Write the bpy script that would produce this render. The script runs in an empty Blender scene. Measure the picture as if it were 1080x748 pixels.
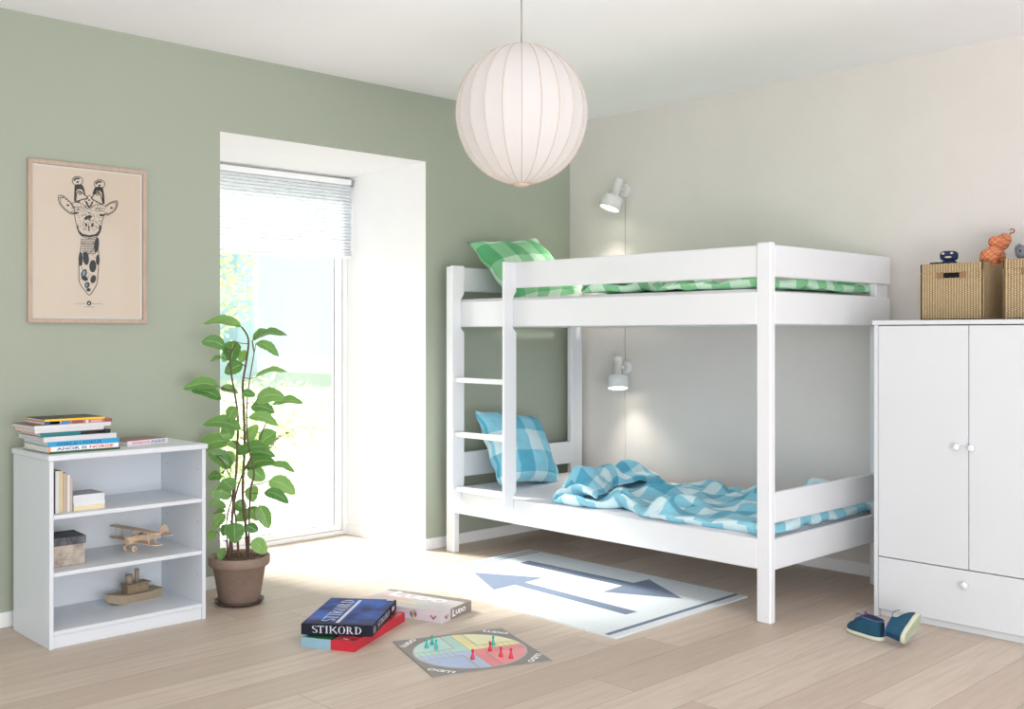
import bpy, bmesh, math, random
from mathutils import Vector, Matrix, noise
random.seed(7)
PI = math.pi
scene = bpy.context.scene
COL = scene.collection

# ---------------------------------------------------------------- survey of the room (metres)
# origin = floor corner under the wall lamps; x along the green wall (negative = left),
# y along the grey wall (negative = towards the viewer)
FOC = 1110.0; HZ = 353.0; CH = 1.18
_a = math.radians(46.05)
FW = Vector((math.cos(_a), math.sin(_a), 0)); RT = Vector((math.sin(_a), -math.cos(_a), 0))
CAM = -(6.57 * FW + 0.361 * RT) + Vector((0, 0, CH))

def at(px, py, **k):
    """measured point -> world point on the plane x=, y= or z="""
    d = FW + RT * ((px - 540) / FOC) + Vector((0, 0, -(py - HZ) / FOC))
    (ax, v), = k.items(); i = 'xyz'.index(ax)
    return CAM + d * ((v - CAM[i]) / d[i])

# ---------------------------------------------------------------- materials
def srgb(r, g, b):
    f = lambda c: (c / 255 / 12.92) if c / 255 <= .04045 else ((c / 255 + .055) / 1.055) ** 2.4
    return (f(r), f(g), f(b), 1)

class NT:
    def __init__(s, name):
        s.m = bpy.data.materials.new(name); s.m.use_nodes = True
        s.t = s.m.node_tree; s.n = s.t.nodes; s.l = s.t.links
        s.b = s.n['Principled BSDF']; s.out = s.n['Material Output']
    def add(s, typ, **kw):
        nd = s.n.new(typ)
        for k, v in kw.items(): setattr(nd, k, v)
        return nd
    def link(s, a, b): s.l.new(a, b)
    def setin(s, nd, **kw):
        for k, v in kw.items(): nd.inputs[k.replace('_', ' ')].default_value = v
    def math(s, op, a, b=None, c=None):
        nd = s.add('ShaderNodeMath', operation=op)
        for i, v in enumerate((a, b, c)):
            if v is None: continue
            if isinstance(v, (int, float)): nd.inputs[i].default_value = v
            else: s.link(v, nd.inputs[i])
        return nd.outputs[0]
    def mix(s, f, a, b):
        nd = s.add('ShaderNodeMix', data_type='RGBA')
        for sock, v in ((nd.inputs[0], f), (nd.inputs[6], a), (nd.inputs[7], b)):
            if isinstance(v, (int, float, tuple)): sock.default_value = v
            else: s.link(v, sock)
        return nd.outputs[2]
    def noise(s, vec, scale, detail=3, rough=.5):
        nd = s.add('ShaderNodeTexNoise'); s.setin(nd, Scale=scale, Detail=detail, Roughness=rough)
        if vec is not None: s.link(vec, nd.inputs['Vector'])
        return nd.outputs[0]
    def coord(s, kind='Object'): return s.add('ShaderNodeTexCoord').outputs[kind]
    def mapping(s, vec, scale=(1, 1, 1), rot=(0, 0, 0)):
        nd = s.add('ShaderNodeMapping'); nd.inputs['Scale'].default_value = scale; nd.inputs['Rotation'].default_value = rot
        s.link(vec, nd.inputs['Vector']); return nd.outputs[0]
    def bump(s, h, strength, dist=.01):
        nd = s.add('ShaderNodeBump'); s.setin(nd, Strength=strength, Distance=dist)
        s.link(h, nd.inputs['Height']); s.link(nd.outputs[0], s.b.inputs['Normal'])
    def base(s, v):
        if isinstance(v, tuple): s.b.inputs['Base Color'].default_value = v
        else: s.link(v, s.b.inputs['Base Color'])

def plain(name, rgb, rough=.5, var=.03, scale=6, bump=0, bscale=200, spec=.5, metal=0, coat=0):
    """slightly mottled procedural surface"""
    t = NT(name); c = srgb(*rgb)
    co = t.coord()
    n = t.noise(co, scale, 3)
    lo = tuple(max(0, x * (1 - var * 2)) for x in c[:3]) + (1,)
    hi = tuple(min(1, x * (1 + var * 2)) for x in c[:3]) + (1,)
    t.base(t.mix(n, lo, hi))
    t.b.inputs['Roughness'].default_value = rough
    t.b.inputs['Specular IOR Level'].default_value = spec
    t.b.inputs['Metallic'].default_value = metal
    if coat: t.b.inputs['Coat Weight'].default_value = coat
    if bump: t.bump(t.noise(co, bscale, 4), bump, .002)
    return t.m

M = {}
M['white'] = plain('white_lacquer', (228, 230, 233), .42, .008)
M['white_case'] = plain('white_furniture_foil', (220, 225, 230), .45, .008)
M['wardrobe'] = plain('wardrobe_foil', (213, 216, 219), .5, .006)
M['trim'] = plain('white_trim', (244, 245, 246), .45, .008)
M['reveal'] = plain('white_plaster', (248, 248, 248), .8, .01)
M['ceiling'] = plain('ceiling_paint', (247, 246, 250), .9, .01, 2)
M['gap'] = plain('dark_gap', (90, 90, 92), .9)
M['mattress'] = plain('mattress_cotton', (222, 221, 226), .95, .02, 12, .3, 300)
M['cord'] = plain('grey_cord', (168, 160, 155), .6)
M['cord_white'] = plain('white_cord', (205, 202, 196), .6)
M['shoe_dark'] = plain('shoe_navy_lining', (22, 30, 48), .9)
M['glassframe'] = plain('white_window_frame', (246, 247, 248), .35, .005)
M['gasket'] = plain('grey_gasket', (150, 152, 158), .6)

def mk_greenwall():
    t = NT('sage_green_paint'); co = t.coord()
    n = t.noise(co, 1.3, 4); n2 = t.noise(co, 60, 3)
    t.base(t.mix(n, srgb(163, 171, 155), srgb(171, 178, 162)))
    t.b.inputs['Roughness'].default_value = .85
    t.bump(n2, .15, .002); return t.m
def mk_greywall():
    t = NT('grey_plaster'); co = t.coord()
    n = t.noise(co, 3.5, 8, .65); n2 = t.noise(co, 45, 6, .7)
    t.base(t.mix(n, srgb(216, 211, 206), srgb(226, 221, 216)))
    t.b.inputs['Roughness'].default_value = .9
    t.bump(n2, .35, .003); return t.m
M['green'] = mk_greenwall(); M['grey'] = mk_greywall()

def mk_floor():
    t = NT('whitewashed_oak_planks'); co = t.coord()
    sp = t.add('ShaderNodeSeparateXYZ'); t.link(co, sp.inputs[0])
    W, L = .188, 2.1
    row = t.math('FLOOR', t.math('DIVIDE', sp.outputs[1], W))
    wn = t.add('ShaderNodeTexWhiteNoise', noise_dimensions='1D'); t.link(row, wn.inputs['W'])
    xs = t.math('ADD', t.math('DIVIDE', sp.outputs[0], L), t.math('MULTIPLY', wn.outputs['Value'], 7.3))
    colm = t.math('FLOOR', xs)
    cmb = t.add('ShaderNodeCombineXYZ'); t.link(row, cmb.inputs[0]); t.link(colm, cmb.inputs[1])
    wn2 = t.add('ShaderNodeTexWhiteNoise', noise_dimensions='2D'); t.link(cmb.outputs[0], wn2.inputs['Vector'])
    rnd = wn2.outputs['Value']
    # grain, shifted per plank
    sh = t.add('ShaderNodeCombineXYZ'); t.link(t.math('MULTIPLY', rnd, 31), sh.inputs[0]); t.link(t.math('MULTIPLY', rnd, 17), sh.inputs[1])
    ad = t.add('ShaderNodeVectorMath', operation='ADD'); t.link(co, ad.inputs[0]); t.link(sh.outputs[0], ad.inputs[1])
    g1 = t.noise(t.mapping(ad.outputs[0], (1.2, 16, 1)), 2.2, 8, .65)
    g2 = t.noise(t.mapping(ad.outputs[0], (2.5, 90, 1)), 3, 4, .6)
    c = t.mix(rnd, srgb(189, 172, 156), srgb(209, 194, 179))
    rmp = t.add('ShaderNodeMapRange'); t.setin(rmp, From_Min=.42, From_Max=.72); t.link(g1, rmp.inputs[0])
    c = t.mix(t.math('MULTIPLY', rmp.outputs[0], .5), c, srgb(170, 151, 134))
    rmp2 = t.add('ShaderNodeMapRange'); t.setin(rmp2, From_Min=.5, From_Max=.75); t.link(g2, rmp2.inputs[0])
    c = t.mix(t.math('MULTIPLY', rmp2.outputs[0], .22), c, srgb(220, 210, 200))
    fy = t.math('FRACT', t.math('DIVIDE', sp.outputs[1], W)); fx = t.math('FRACT', xs)
    e1 = t.math('LESS_THAN', t.math('MINIMUM', fy, t.math('SUBTRACT', 1, fy)), .009)
    e2 = t.math('LESS_THAN', t.math('MINIMUM', fx, t.math('SUBTRACT', 1, fx)), .0009)
    e = t.math('MAXIMUM', e1, e2)
    c = t.mix(t.math('MULTIPLY', e, .45), c, srgb(120, 100, 84))
    t.base(c)
    t.b.inputs['Roughness'].default_value = .48
    t.b.inputs['Specular IOR Level'].default_value = .35
    t.bump(t.math('SUBTRACT', g1, e), .12, .002)
    return t.m
M['floor'] = mk_floor()

def mk_gingham(name, c0, c1, c2, size=.125):
    t = NT(name)
    uv = t.coord('UV')
    sp = t.add('ShaderNodeSeparateXYZ'); t.link(uv, sp.inputs[0])
    def st(o): return t.math('GREATER_THAN', t.math('FRACT', t.math('DIVIDE', o, 2 * size)), .5)
    a, b = st(sp.outputs[0]), st(sp.outputs[1])
    k = t.math('ADD', a, b)
    c = t.mix(t.math('GREATER_THAN', k, .5), srgb(*c0), srgb(*c1))
    c = t.mix(t.math('GREATER_THAN', k, 1.5), c, srgb(*c2))
    n = t.noise(uv, 9, 4)
    hs = t.add('ShaderNodeHueSaturation'); t.link(c, hs.inputs['Color']); t.link(t.math('ADD', t.math('MULTIPLY', n, .16), .92), hs.inputs['Value'])
    t.base(hs.outputs[0])
    t.b.inputs['Roughness'].default_value = .9
    t.b.inputs['Sheen Weight'].default_value = .15
    tr = t.add('ShaderNodeTexVoronoi'); t.setin(tr, Scale=500); t.link(uv, tr.inputs['Vector'])
    wr = t.math('ABSOLUTE', t.math('SUBTRACT', t.noise(t.mapping(uv, (1, 1.7, 1), (0, 0, .6)), 7, 3, .5), .5))
    t.bump(t.math('ADD', t.math('MULTIPLY', tr.outputs[0], .02), t.math('MULTIPLY', wr, -1.6)), .55, .02)
    return t.m
M['blue_check'] = mk_gingham('blue_check_cotton', (212, 238, 245), (140, 208, 228), (88, 176, 206))
M['green_check'] = mk_gingham('green_check_cotton', (196, 230, 204), (132, 198, 146), (86, 168, 112))

def mk_rug():
    t = NT('pale_woven_rug'); co = t.coord()
    v = t.add('ShaderNodeTexVoronoi'); t.setin(v, Scale=260); t.link(co, v.inputs['Vector'])
    n = t.noise(co, 90, 3)
    t.base(t.mix(n, srgb(206, 214, 218), srgb(226, 231, 233))); t.b.inputs['Roughness'].default_value = 1
    t.bump(v.outputs[0], .5, .002); return t.m
def mk_rugblue():
    t = NT('grey_blue_woven_yarn'); co = t.coord()
    v = t.add('ShaderNodeTexVoronoi'); t.setin(v, Scale=260); t.link(co, v.inputs['Vector'])
    n = t.noise(co, 120, 3, .7)
    t.base(t.mix(n, srgb(96, 110, 132), srgb(128, 140, 160))); t.b.inputs['Roughness'].default_value = 1
    t.bump(v.outputs[0], .5, .002); return t.m
M['rug'] = mk_rug(); M['rug_blue'] = mk_rugblue()

def mk_wood(name, a, b, scale=(3, 40, 40), rough=.6):
    t = NT(name); co = t.coord()
    n = t.noise(t.mapping(co, scale), 3, 6, .6)
    t.base(t.mix(n, srgb(*a), srgb(*b))); t.b.inputs['Roughness'].default_value = rough
    t.bump(n, .1, .001); return t.m
M['frame_wood'] = mk_wood('pale_oak_frame', (166, 142, 124), (206, 186, 168), (14, 14, 3))
M['toy_wood'] = mk_wood('light_balsa_wood', (196, 168, 142), (224, 200, 174), (8, 60, 60))
M['boat_wood'] = mk_wood('grey_brown_card_wood', (150, 134, 112), (172, 157, 134), (6, 40, 40))
M['boat_dark'] = mk_wood('brown_card_wood', (134, 116, 92), (150, 131, 106), (20, 20, 20))

def mk_pot():
    t = NT('weathered_terracotta'); co = t.coord()
    n = t.noise(co, 9, 8, .7); n2 = t.noise(t.mapping(co, (6, 6, 30)), 4, 5, .6)
    c = t.mix(n, srgb(116, 96, 85), srgb(182, 158, 142))
    c = t.mix(t.math('MULTIPLY', n2, .5), c, srgb(112, 92, 82))
    t.base(c); t.b.inputs['Roughness'].default_value = .8
    t.bump(n, .4, .004); return t.m
M['pot'] = mk_pot()
M['saucer'] = plain('dark_clay_saucer', (74, 58, 52), .5, .15, 20)
def mk_soil():
    t = NT('potting_soil'); co = t.coord(); n = t.noise(co, 90, 4, .7)
    t.base(t.mix(n, srgb(60, 44, 36), srgb(150, 126, 106))); t.b.inputs['Roughness'].default_value = 1
    t.bump(n, .8, .01); return t.m
M['soil'] = mk_soil()
M['stem'] = plain('brown_stem_bark', (104, 84, 68), .85, .15, 60, .4, 200)

def mk_leaf():
    t = NT('rubber_plant_leaf')
    at_ = t.add('ShaderNodeAttribute', attribute_name='tint')
    sp = t.add('ShaderNodeSeparateColor'); t.link(at_.outputs['Color'], sp.inputs[0])
    uv = t.coord('UV'); su = t.add('ShaderNodeSeparateXYZ'); t.link(uv, su.inputs[0])
    c = t.mix(sp.outputs[0], srgb(62, 120, 62), srgb(146, 188, 110))
    rib = t.math('LESS_THAN', t.math('ABSOLUTE', t.math('SUBTRACT', su.outputs[1], .5)), .022)
    edge = t.math('GREATER_THAN', t.math('ABSOLUTE', t.math('SUBTRACT', su.outputs[1], .5)), .465)
    c = t.mix(t.math('MULTIPLY', rib, .55), c, srgb(190, 214, 160))
    c = t.mix(t.math('MULTIPLY', edge, .35), c, srgb(200, 214, 170))
    t.base(c); t.b.inputs['Roughness'].default_value = .34
    tl = t.add('ShaderNodeBsdfTranslucent'); t.link(t.mix(.5, c, srgb(176, 226, 96)), tl.inputs[0])
    ms = t.add('ShaderNodeMixShader'); ms.inputs[0].default_value = .28
    t.link(t.b.outputs[0], ms.inputs[1]); t.link(tl.outputs[0], ms.inputs[2]); t.link(ms.outputs[0], t.out.inputs[0])
    return t.m
M['leaf'] = mk_leaf()

def mk_shade(name, rgb, amt):
    t = NT(name); c = srgb(*rgb)
    t.base(t.mix(t.noise(t.coord(), 30, 3), tuple(x * .97 for x in c[:3]) + (1,), c)); t.b.inputs['Roughness'].default_value = .9
    tl = t.add('ShaderNodeBsdfTranslucent'); tl.inputs[0].default_value = c
    ms = t.add('ShaderNodeMixShader'); ms.inputs[0].default_value = amt
    t.link(t.b.outputs[0], ms.inputs[1]); t.link(tl.outputs[0], ms.inputs[2]); t.link(ms.outputs[0], t.out.inputs[0])
    return t.m
M['shade'] = mk_shade('cream_cotton_lampshade', (241, 238, 237), .42)
M['rib'] = plain('beige_lampshade_wire', (206, 188, 172), .7)
M['lamp_wood'] = plain('pale_wood_cap', (214, 190, 168), .6)
def mk_blind():
    t = NT('pleated_blind_cloth'); sp = t.add('ShaderNodeSeparateXYZ'); t.link(t.coord(), sp.inputs[0])
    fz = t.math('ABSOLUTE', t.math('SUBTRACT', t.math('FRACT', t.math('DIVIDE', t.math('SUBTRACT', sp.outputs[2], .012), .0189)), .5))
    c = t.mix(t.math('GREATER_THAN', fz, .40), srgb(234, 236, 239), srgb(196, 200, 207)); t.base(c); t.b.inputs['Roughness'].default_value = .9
    tl = t.add('ShaderNodeBsdfTranslucent'); t.link(c, tl.inputs[0]); ms = t.add('ShaderNodeMixShader'); ms.inputs[0].default_value = .18
    t.link(t.b.outputs[0], ms.inputs[1]); t.link(tl.outputs[0], ms.inputs[2]); t.link(ms.outputs[0], t.out.inputs[0]); return t.m
M['blind'] = mk_blind()
M['lampwhite'] = plain('white_powder_coat', (232, 232, 230), .35, .005)

def mk_emit(name, rgb, s):
    t = NT(name); t.base(srgb(*rgb)); t.b.inputs['Emission Color'].default_value = srgb(*rgb); t.b.inputs['Emission Strength'].default_value = s
    return t.m
M['bulb'] = mk_emit('warm_bulb', (255, 246, 230), 6)

def mk_glass(name, tint, rough=0.0):
    t = NT(name)
    tr = t.add('ShaderNodeBsdfTransparent'); tr.inputs[0].default_value = tint
    gl = t.add('ShaderNodeBsdfGlossy'); gl.inputs['Roughness'].default_value = rough
    fr = t.add('ShaderNodeFresnel'); fr.inputs[0].default_value = 1.45
    ms = t.add('ShaderNodeMixShader'); t.link(fr.outputs[0], ms.inputs[0]); t.link(tr.outputs[0], ms.inputs[1]); t.link(gl.outputs[0], ms.inputs[2])
    t.link(ms.outputs[0], t.out.inputs[0]); return t.m
M['glass'] = mk_glass('window_glass', (.97, .99, .99, 1)); M['picture_glass'] = mk_glass('picture_glass', (.98, .98, .97, 1))

def mk_weave(name, a, b, dark):
    t = NT(name); co = t.coord()
    sp = t.add('ShaderNodeSeparateXYZ'); t.link(co, sp.inputs[0])
    h = t.math('ADD', sp.outputs[0], sp.outputs[1])
    P, Q = .0115, .009
    col = t.math('FLOOR', t.math('DIVIDE', h, P))
    par = t.math('MODULO', t.math('ABSOLUTE', col), 2)
    zz = t.math('ADD', t.math('DIVIDE', sp.outputs[2], Q), t.math('MULTIPLY', par, .5))
    fz = t.math('ABSOLUTE', t.math('SUBTRACT', t.math('FRACT', zz), .5))
    fx = t.math('ABSOLUTE', t.math('SUBTRACT', t.math('FRACT', t.math('DIVIDE', h, P)), .5))
    d = t.math('SQRT', t.math('ADD', t.math('MULTIPLY', fz, fz), t.math('MULTIPLY', fx, fx)))
    hole = t.add('ShaderNodeMapRange'); t.setin(hole, From_Min=.36, From_Max=.62); t.link(d, hole.inputs[0])
    n = t.noise(co, 40, 5, .7); n2 = t.noise(co, 7, 3)
    c = t.mix(n, srgb(*a), srgb(*b)); c = t.mix(t.math('MULTIPLY', n2, .3), c, srgb(206, 186, 150))
    c = t.mix(hole.outputs[0], c, srgb(*dark)); t.base(c); t.b.inputs['Roughness'].default_value = .8
    t.bump(t.math('SUBTRACT', 1, hole.outputs[0]), 1, .004); return t.m
M['weave'] = mk_weave('woven_seagrass', (190, 160, 116), (222, 198, 154), (104, 76, 46))
M['leather'] = plain('brown_leather', (150, 112, 82), .6, .06, 40)
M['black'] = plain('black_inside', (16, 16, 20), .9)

# ---------------------------------------------------------------- mesh helpers
def link(o, parent=None):
    COL.objects.link(o)
    if parent is not None: o.parent = parent
    return o
def tag(o, label=None, cat=None, group=None, kind=None):
    if label: o['label'] = label
    if cat: o['category'] = cat
    if group: o['group'] = group
    if kind: o['kind'] = kind
    return o
def thing(name, loc, label, cat, rotz=0, group=None, rot=None):
    o = bpy.data.objects.new(name, None); o.empty_display_size = .05
    o.location = loc; o.rotation_euler = rot if rot else (0, 0, rotz)
    link(o); return tag(o, label, cat, group)

class MB:
    """collects shapes, links them as ONE mesh object"""
    def __init__(s): s.bm = bmesh.new(); s.mi = 0; s.mats = []
    def mat(s, m):
        if m not in s.mats: s.mats.append(m)
        s.mi = s.mats.index(m); return s
    def _tag(s, faces):
        for f in faces: f.material_index = s.mi
    def box(s, x0, x1, y0, y1, z0, z1, bev=0, mtx=None, seg=1):
        b = bmesh.new(); bmesh.ops.create_cube(b, size=1)
        for v in b.verts:
            v.co = Vector(((x0 + x1) / 2 + v.co.x * (x1 - x0), (y0 + y1) / 2 + v.co.y * (y1 - y0), (z0 + z1) / 2 + v.co.z * (z1 - z0)))
        if bev: bmesh.ops.bevel(b, geom=b.edges[:], offset=bev, segments=seg, affect='EDGES', profile=.5)
        s.merge(b, mtx); return s
    def merge(s, b, mtx=None):
        b.verts.index_update(); vs = [s.bm.verts.new(mtx @ v.co if mtx else v.co) for v in b.verts]
        for f in b.faces:
            try: nf = s.bm.faces.new([vs[v.index] for v in f.verts]); nf.material_index = s.mi; nf.smooth = f.smooth
            except ValueError: pass
        b.free()
    def poly(s, pts, smooth=False):
        f = s.bm.faces.new([s.bm.verts.new(p) for p in pts]); f.material_index = s.mi; f.smooth = smooth; return s
    def lathe(s, prof, n=32, mtx=None, cap=True):
        b = bmesh.new(); rings = []
        for r, z in prof: rings.append([b.verts.new((r * math.cos(2 * PI * i / n), r * math.sin(2 * PI * i / n), z)) for i in range(n)] if r > 1e-6 else [b.verts.new((0, 0, z))])
        for A, B in zip(rings, rings[1:]):
            for i in range(n):
                j = (i + 1) % n
                if len(A) == 1 and len(B) == 1: continue
                if len(A) == 1: f = b.faces.new((A[0], B[j], B[i]))
                elif len(B) == 1: f = b.faces.new((A[i], A[j], B[0]))
                else: f = b.faces.new((A[i], A[j], B[j], B[i]))
                f.smooth = True
        s.merge(b, mtx); return s
    def tube(s, pts, r, n=8, mtx=None, caps=True):
        pts = [Vector(p) for p in pts]; rs = r if isinstance(r, (list, tuple)) else [r] * len(pts)
        b = bmesh.new(); rings = []; up = Vector((0, 0, 1)); prev = None
        for i, p in enumerate(pts):
            d = (pts[min(i + 1, len(pts) - 1)] - pts[max(i - 1, 0)]).normalized()
            if prev is None:
                u = up if abs(d.dot(up)) < .9 else Vector((1, 0, 0))
                a = d.cross(u).normalized()
            else:
                a = (prev - d * prev.dot(d)).normalized()
            prev = a; c = d.cross(a)
            rings.append([b.verts.new(p + (a * math.cos(2 * PI * k / n) + c * math.sin(2 * PI * k / n)) * rs[i]) for k in range(n)])
        for A, B in zip(rings, rings[1:]):
            for k in range(n):
                f = b.faces.new((A[k], A[(k + 1) % n], B[(k + 1) % n], B[k])); f.smooth = True
        if caps:
            b.faces.new(rings[0][::-1]); b.faces.new(rings[-1])
        s.merge(b, mtx); return s
    def ell(s, c, r, rot=None, n=20, m=12, pw=1.0):
        b = bmesh.new(); bmesh.ops.create_uvsphere(b, u_segments=n, v_segments=m, radius=1)
        mt = Matrix.Translation(c) @ (rot.to_4x4() if rot else Matrix.Identity(4))
        for v in b.verts:
            q = v.co
            if pw != 1: q = Vector([math.copysign(abs(t) ** pw, t) for t in q])
            v.co = Vector((q.x * r[0], q.y * r[1], q.z * r[2]))
        for f in b.faces: f.smooth = True
        s.merge(b, mt); return s
    def loft(s, rings, closed=True, caps=True, smooth=True):
        R = [[s.bm.verts.new(p) for p in ring] for ring in rings]; n = len(R[0])
        for A, B in zip(R, R[1:]):
            for k in range(n if closed else n - 1):
                f = s.bm.faces.new((A[k], A[(k + 1) % n], B[(k + 1) % n], B[k])); f.material_index = s.mi; f.smooth = smooth
        if caps and closed:
            for r in (R[0][::-1], R[-1]):
                f = s.bm.faces.new(r); f.material_index = s.mi
        return s
    def prism(s, pts, axis, a, b_, bev=0):
        """outline pts (2D) extruded along axis between a and b_"""
        def P(u, v, w): return {'x': (w, u, v), 'y': (u, w, v), 'z': (u, v, w)}[axis]
        b = bmesh.new()
        A = [b.verts.new(P(u, v, a)) for u, v in pts]; B = [b.verts.new(P(u, v, b_)) for u, v in pts]
        n = len(pts); b.faces.new(A); b.faces.new(B[::-1])
        for i in range(n): b.faces.new((A[i], B[i], B[(i + 1) % n], A[(i + 1) % n]))
        bmesh.ops.recalc_face_normals(b, faces=b.faces)
        if bev: bmesh.ops.bevel(b, geom=b.edges[:], offset=bev, segments=1, affect='EDGES')
        s.merge(b); return s
    def build(s, name, m=None, parent=None, recalc=True, smooth=None, loc=None):
        if recalc: bmesh.ops.recalc_face_normals(s.bm, faces=s.bm.faces)
        me = bpy.data.meshes.new(name); s.bm.to_mesh(me); s.bm.free()
        mats = s.mats if s.mats else [m]
        for x in mats: me.materials.append(x)
        o = bpy.data.objects.new(name, me)
        if loc is not None: o.location = loc
        return link(o, parent)

def text_faces(txt, height, width=None, bold=0.0, shear=0.0):
    """letter outlines as filled polygons: list of triangles in 2D, origin bottom-left"""
    cu = bpy.data.curves.new('t', 'FONT'); cu.body = txt; cu.size = 1; cu.offset = bold; cu.shear = shear; cu.resolution_u = 3
    ob = bpy.data.objects.new('t', cu); COL.objects.link(ob)
    dg = bpy.context.evaluated_depsgraph_get(); dg.update()
    me = bpy.data.meshes.new_from_object(ob.evaluated_get(dg))
    vs = [v.co.copy() for v in me.vertices]; fs = [tuple(p.vertices) for p in me.polygons]
    bpy.data.objects.remove(ob); bpy.data.curves.remove(cu); bpy.data.meshes.remove(me)
    x0 = min(v.x for v in vs); x1 = max(v.x for v in vs); y0 = min(v.y for v in vs); y1 = max(v.y for v in vs)
    sy = height / (y1 - y0); sx = sy if width is None else width / (x1 - x0)
    return [[((vs[i].x - x0) * sx, (vs[i].y - y0) * sy) for i in f] for f in fs], (x1 - x0) * sx

def put_text(mb, txt, org, ux, uy, height, width=None, bold=0.0, center=False):
    org, ux, uy = Vector(org), Vector(ux).normalized(), Vector(uy).normalized()
    fs, w = text_faces(txt, height, width, bold)
    if center: org = org - ux * w / 2 - uy * height / 2
    for f in fs: mb.poly([org + ux * a + uy * b for a, b in f])
    return w

def ribbon(mb, pts, w, nrm):
    """thin flat stroke along pts"""
    pts = [Vector(p) for p in pts]; nrm = Vector(nrm)
    ws = w if isinstance(w, (list, tuple)) else [w] * len(pts)
    L = []; R = []
    for i, p in enumerate(pts):
        d = pts[min(i + 1, len(pts) - 1)] - pts[max(i - 1, 0)]
        s_ = d.cross(nrm).normalized() * ws[i] / 2; L.append(p + s_); R.append(p - s_)
    for i in range(len(pts) - 1): mb.poly([L[i], L[i + 1], R[i + 1], R[i]])
# ================================================================ THE ROOM
WX0, WX1 = -2.393, -1.158      # opening in the green wall
RX1 = -1.188                   # reveal narrows to here at the glass
WT = 2.128; RY = .69; HC = 2.497
XL, YB = -6.4, -6.6
def struct(name, mb, m=None):
    o = mb.build(name, m); tag(o, kind='structure'); return o

struct('floor', MB().box(XL, 0.12, YB, RY + .02, -.06, 0), M['floor'])
struct('ceiling', MB().box(XL, 0.15, YB, .15, HC, HC + .1), M['ceiling'])
struct('wall_back', MB().box(XL, WX0, 0, .12, 0, HC).box(WX1, .15, 0, .12, 0, HC).box(WX0, WX1, 0, .12, WT, HC), M['green'])
struct('wall_right', MB().box(0, .12, YB, 0, 0, HC), M['grey'])
# deep white window reveal
rv = MB()
rv.prism([(WX1, .0005), (WX1 + .0004, .1205), (WX1 + .1, .1205), (WX1 + .1, RY + .14), (RX1, RY + .14), (RX1, RY)], 'z', 0, WT + .08)
rv.prism([(WX0, .0005), (WX0, .1205), (WX0 - .1, .1205), (WX0 - .1, RY + .14), (WX0 + .03, RY + .14), (WX0 + .03, RY)], 'z', 0, WT + .08)
rv.prism([(0.1205, WT-.005), (RY + .14, WT - .03), (RY + .14, WT + .1), (0.1205, WT + .1)], 'x', WX0 - .02, WX1 + .02)
rv.prism([(.0005, WT), (.1205, WT - .005), (.1205, WT + .0), (.0005, WT + .001)], 'x', WX0 - .0, WX1 + .0)
o = rv.build('trim_1', M['reveal']); tag(o, kind='structure')
# baseboards
BH = .06
struct('baseboard_back', MB().box(XL, WX0, -.012, 0, 0, BH, .002).box(WX1 - .0, 0, -.012, 0, 0, BH, .002), M['trim'])
struct('baseboard_right', MB().box(-.012, 0, YB, -.012, 0, BH, .002), M['trim'])
struct('baseboard_window', MB().prism([(WX1 - .012, -.012), (WX1, -.012), (WX1, 0), (RX1, RY), (RX1 - .012, RY)], 'z', 0, BH)
       .prism([(WX0 + .012, -.012), (WX0, -.012), (WX0, 0), (WX0 + .03, RY), (WX0 + .042, RY)], 'z', 0, BH), M['trim'])

# ---- glazed patio door in the reveal
dx0, dx1 = WX0 + .03, RX1
dr = bpy.data.objects.new('door_1', None); dr.location = ((dx0 + dx1) / 2, RY, 0); link(dr); tag(dr, kind='structure')
def dl(x): return x - (dx0 + dx1) / 2
f = MB()
y0, y1 = .0, .07
f.box(dl(dx0), dl(dx0) + .03, y0, y1, 0, 2.10, .003).box(dl(dx1) - .03, dl(dx1), y0, y1, 0, 2.10, .003)
f.box(dl(dx0) + .03, dl(dx1) - .03, y0, y1, 2.065, 2.10, .003).box(dl(dx0) + .03, dl(dx1) - .03, y0, y1, 0, .022, .003)
f.build('door_frame', M['glassframe'], dr)
f = MB(); a, b = dl(dx0) + .033, dl(dx1) - .033
f.box(a, a + .042, y0 + .012, y1 - .012, .025, 2.062, .004).box(b - .042, b, y0 + .012, y1 - .012, .025, 2.062, .004)
f.box(a + .042, b - .042, y0 + .012, y1 - .012, 2.02, 2.062, .004).box(a + .042, b - .042, y0 + .012, y1 - .012, .025, .058, .004)
f.build('door_sash', M['glassframe'], dr)
f = MB(); t_ = .004; A, B = a + .042, b - .042
f.box(A, A + t_, .030, .040, .058, 2.02).box(B - t_, B, .030, .040, .058, 2.02).box(A, B, .030, .040, .058, .058 + t_).box(A, B, .030, .040, 2.02 - t_, 2.02)
f.build('gasket', M['gasket'], dr)
MB().box(A, B, .033, .037, .058, 2.02).build('glass_pane', M['glass'], dr)

# ---- pleated blind
bl = thing('pleated_blind', ((dx0 + dx1) / 2, RY - .03, 1.63), 'half-lowered white pleated blind at the top of the glazed door', 'blind')
H = 2.09 - 1.63; w0, w1 = dl(dx0) + .012, dl(dx1) - .006
MB().box(w0, w1, -.03, .02, H - .032, H, .003).build('headrail', M['glassframe'], bl)
MB().box(w0, w1, -.022, .016, -.004, .012, .002).build('bottom_rail', M['glassframe'], bl)
p = MB(); nP = 22; zt = H - .032; zb = .012
for k in range(nP):
    za = zb + (zt - zb) * k / nP; zc = zb + (zt - zb) * (k + 1) / nP; zm = (za + zc) / 2
    p.poly([(w0, -.006, za), (w1, -.006, za), (w1, -.02, zm), (w0, -.02, zm)]); p.poly([(w0, -.02, zm), (w1, -.02, zm), (w1, -.006, zc), (w0, -.006, zc)])
p.build('pleated_cloth', M['blind'], bl)
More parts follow.
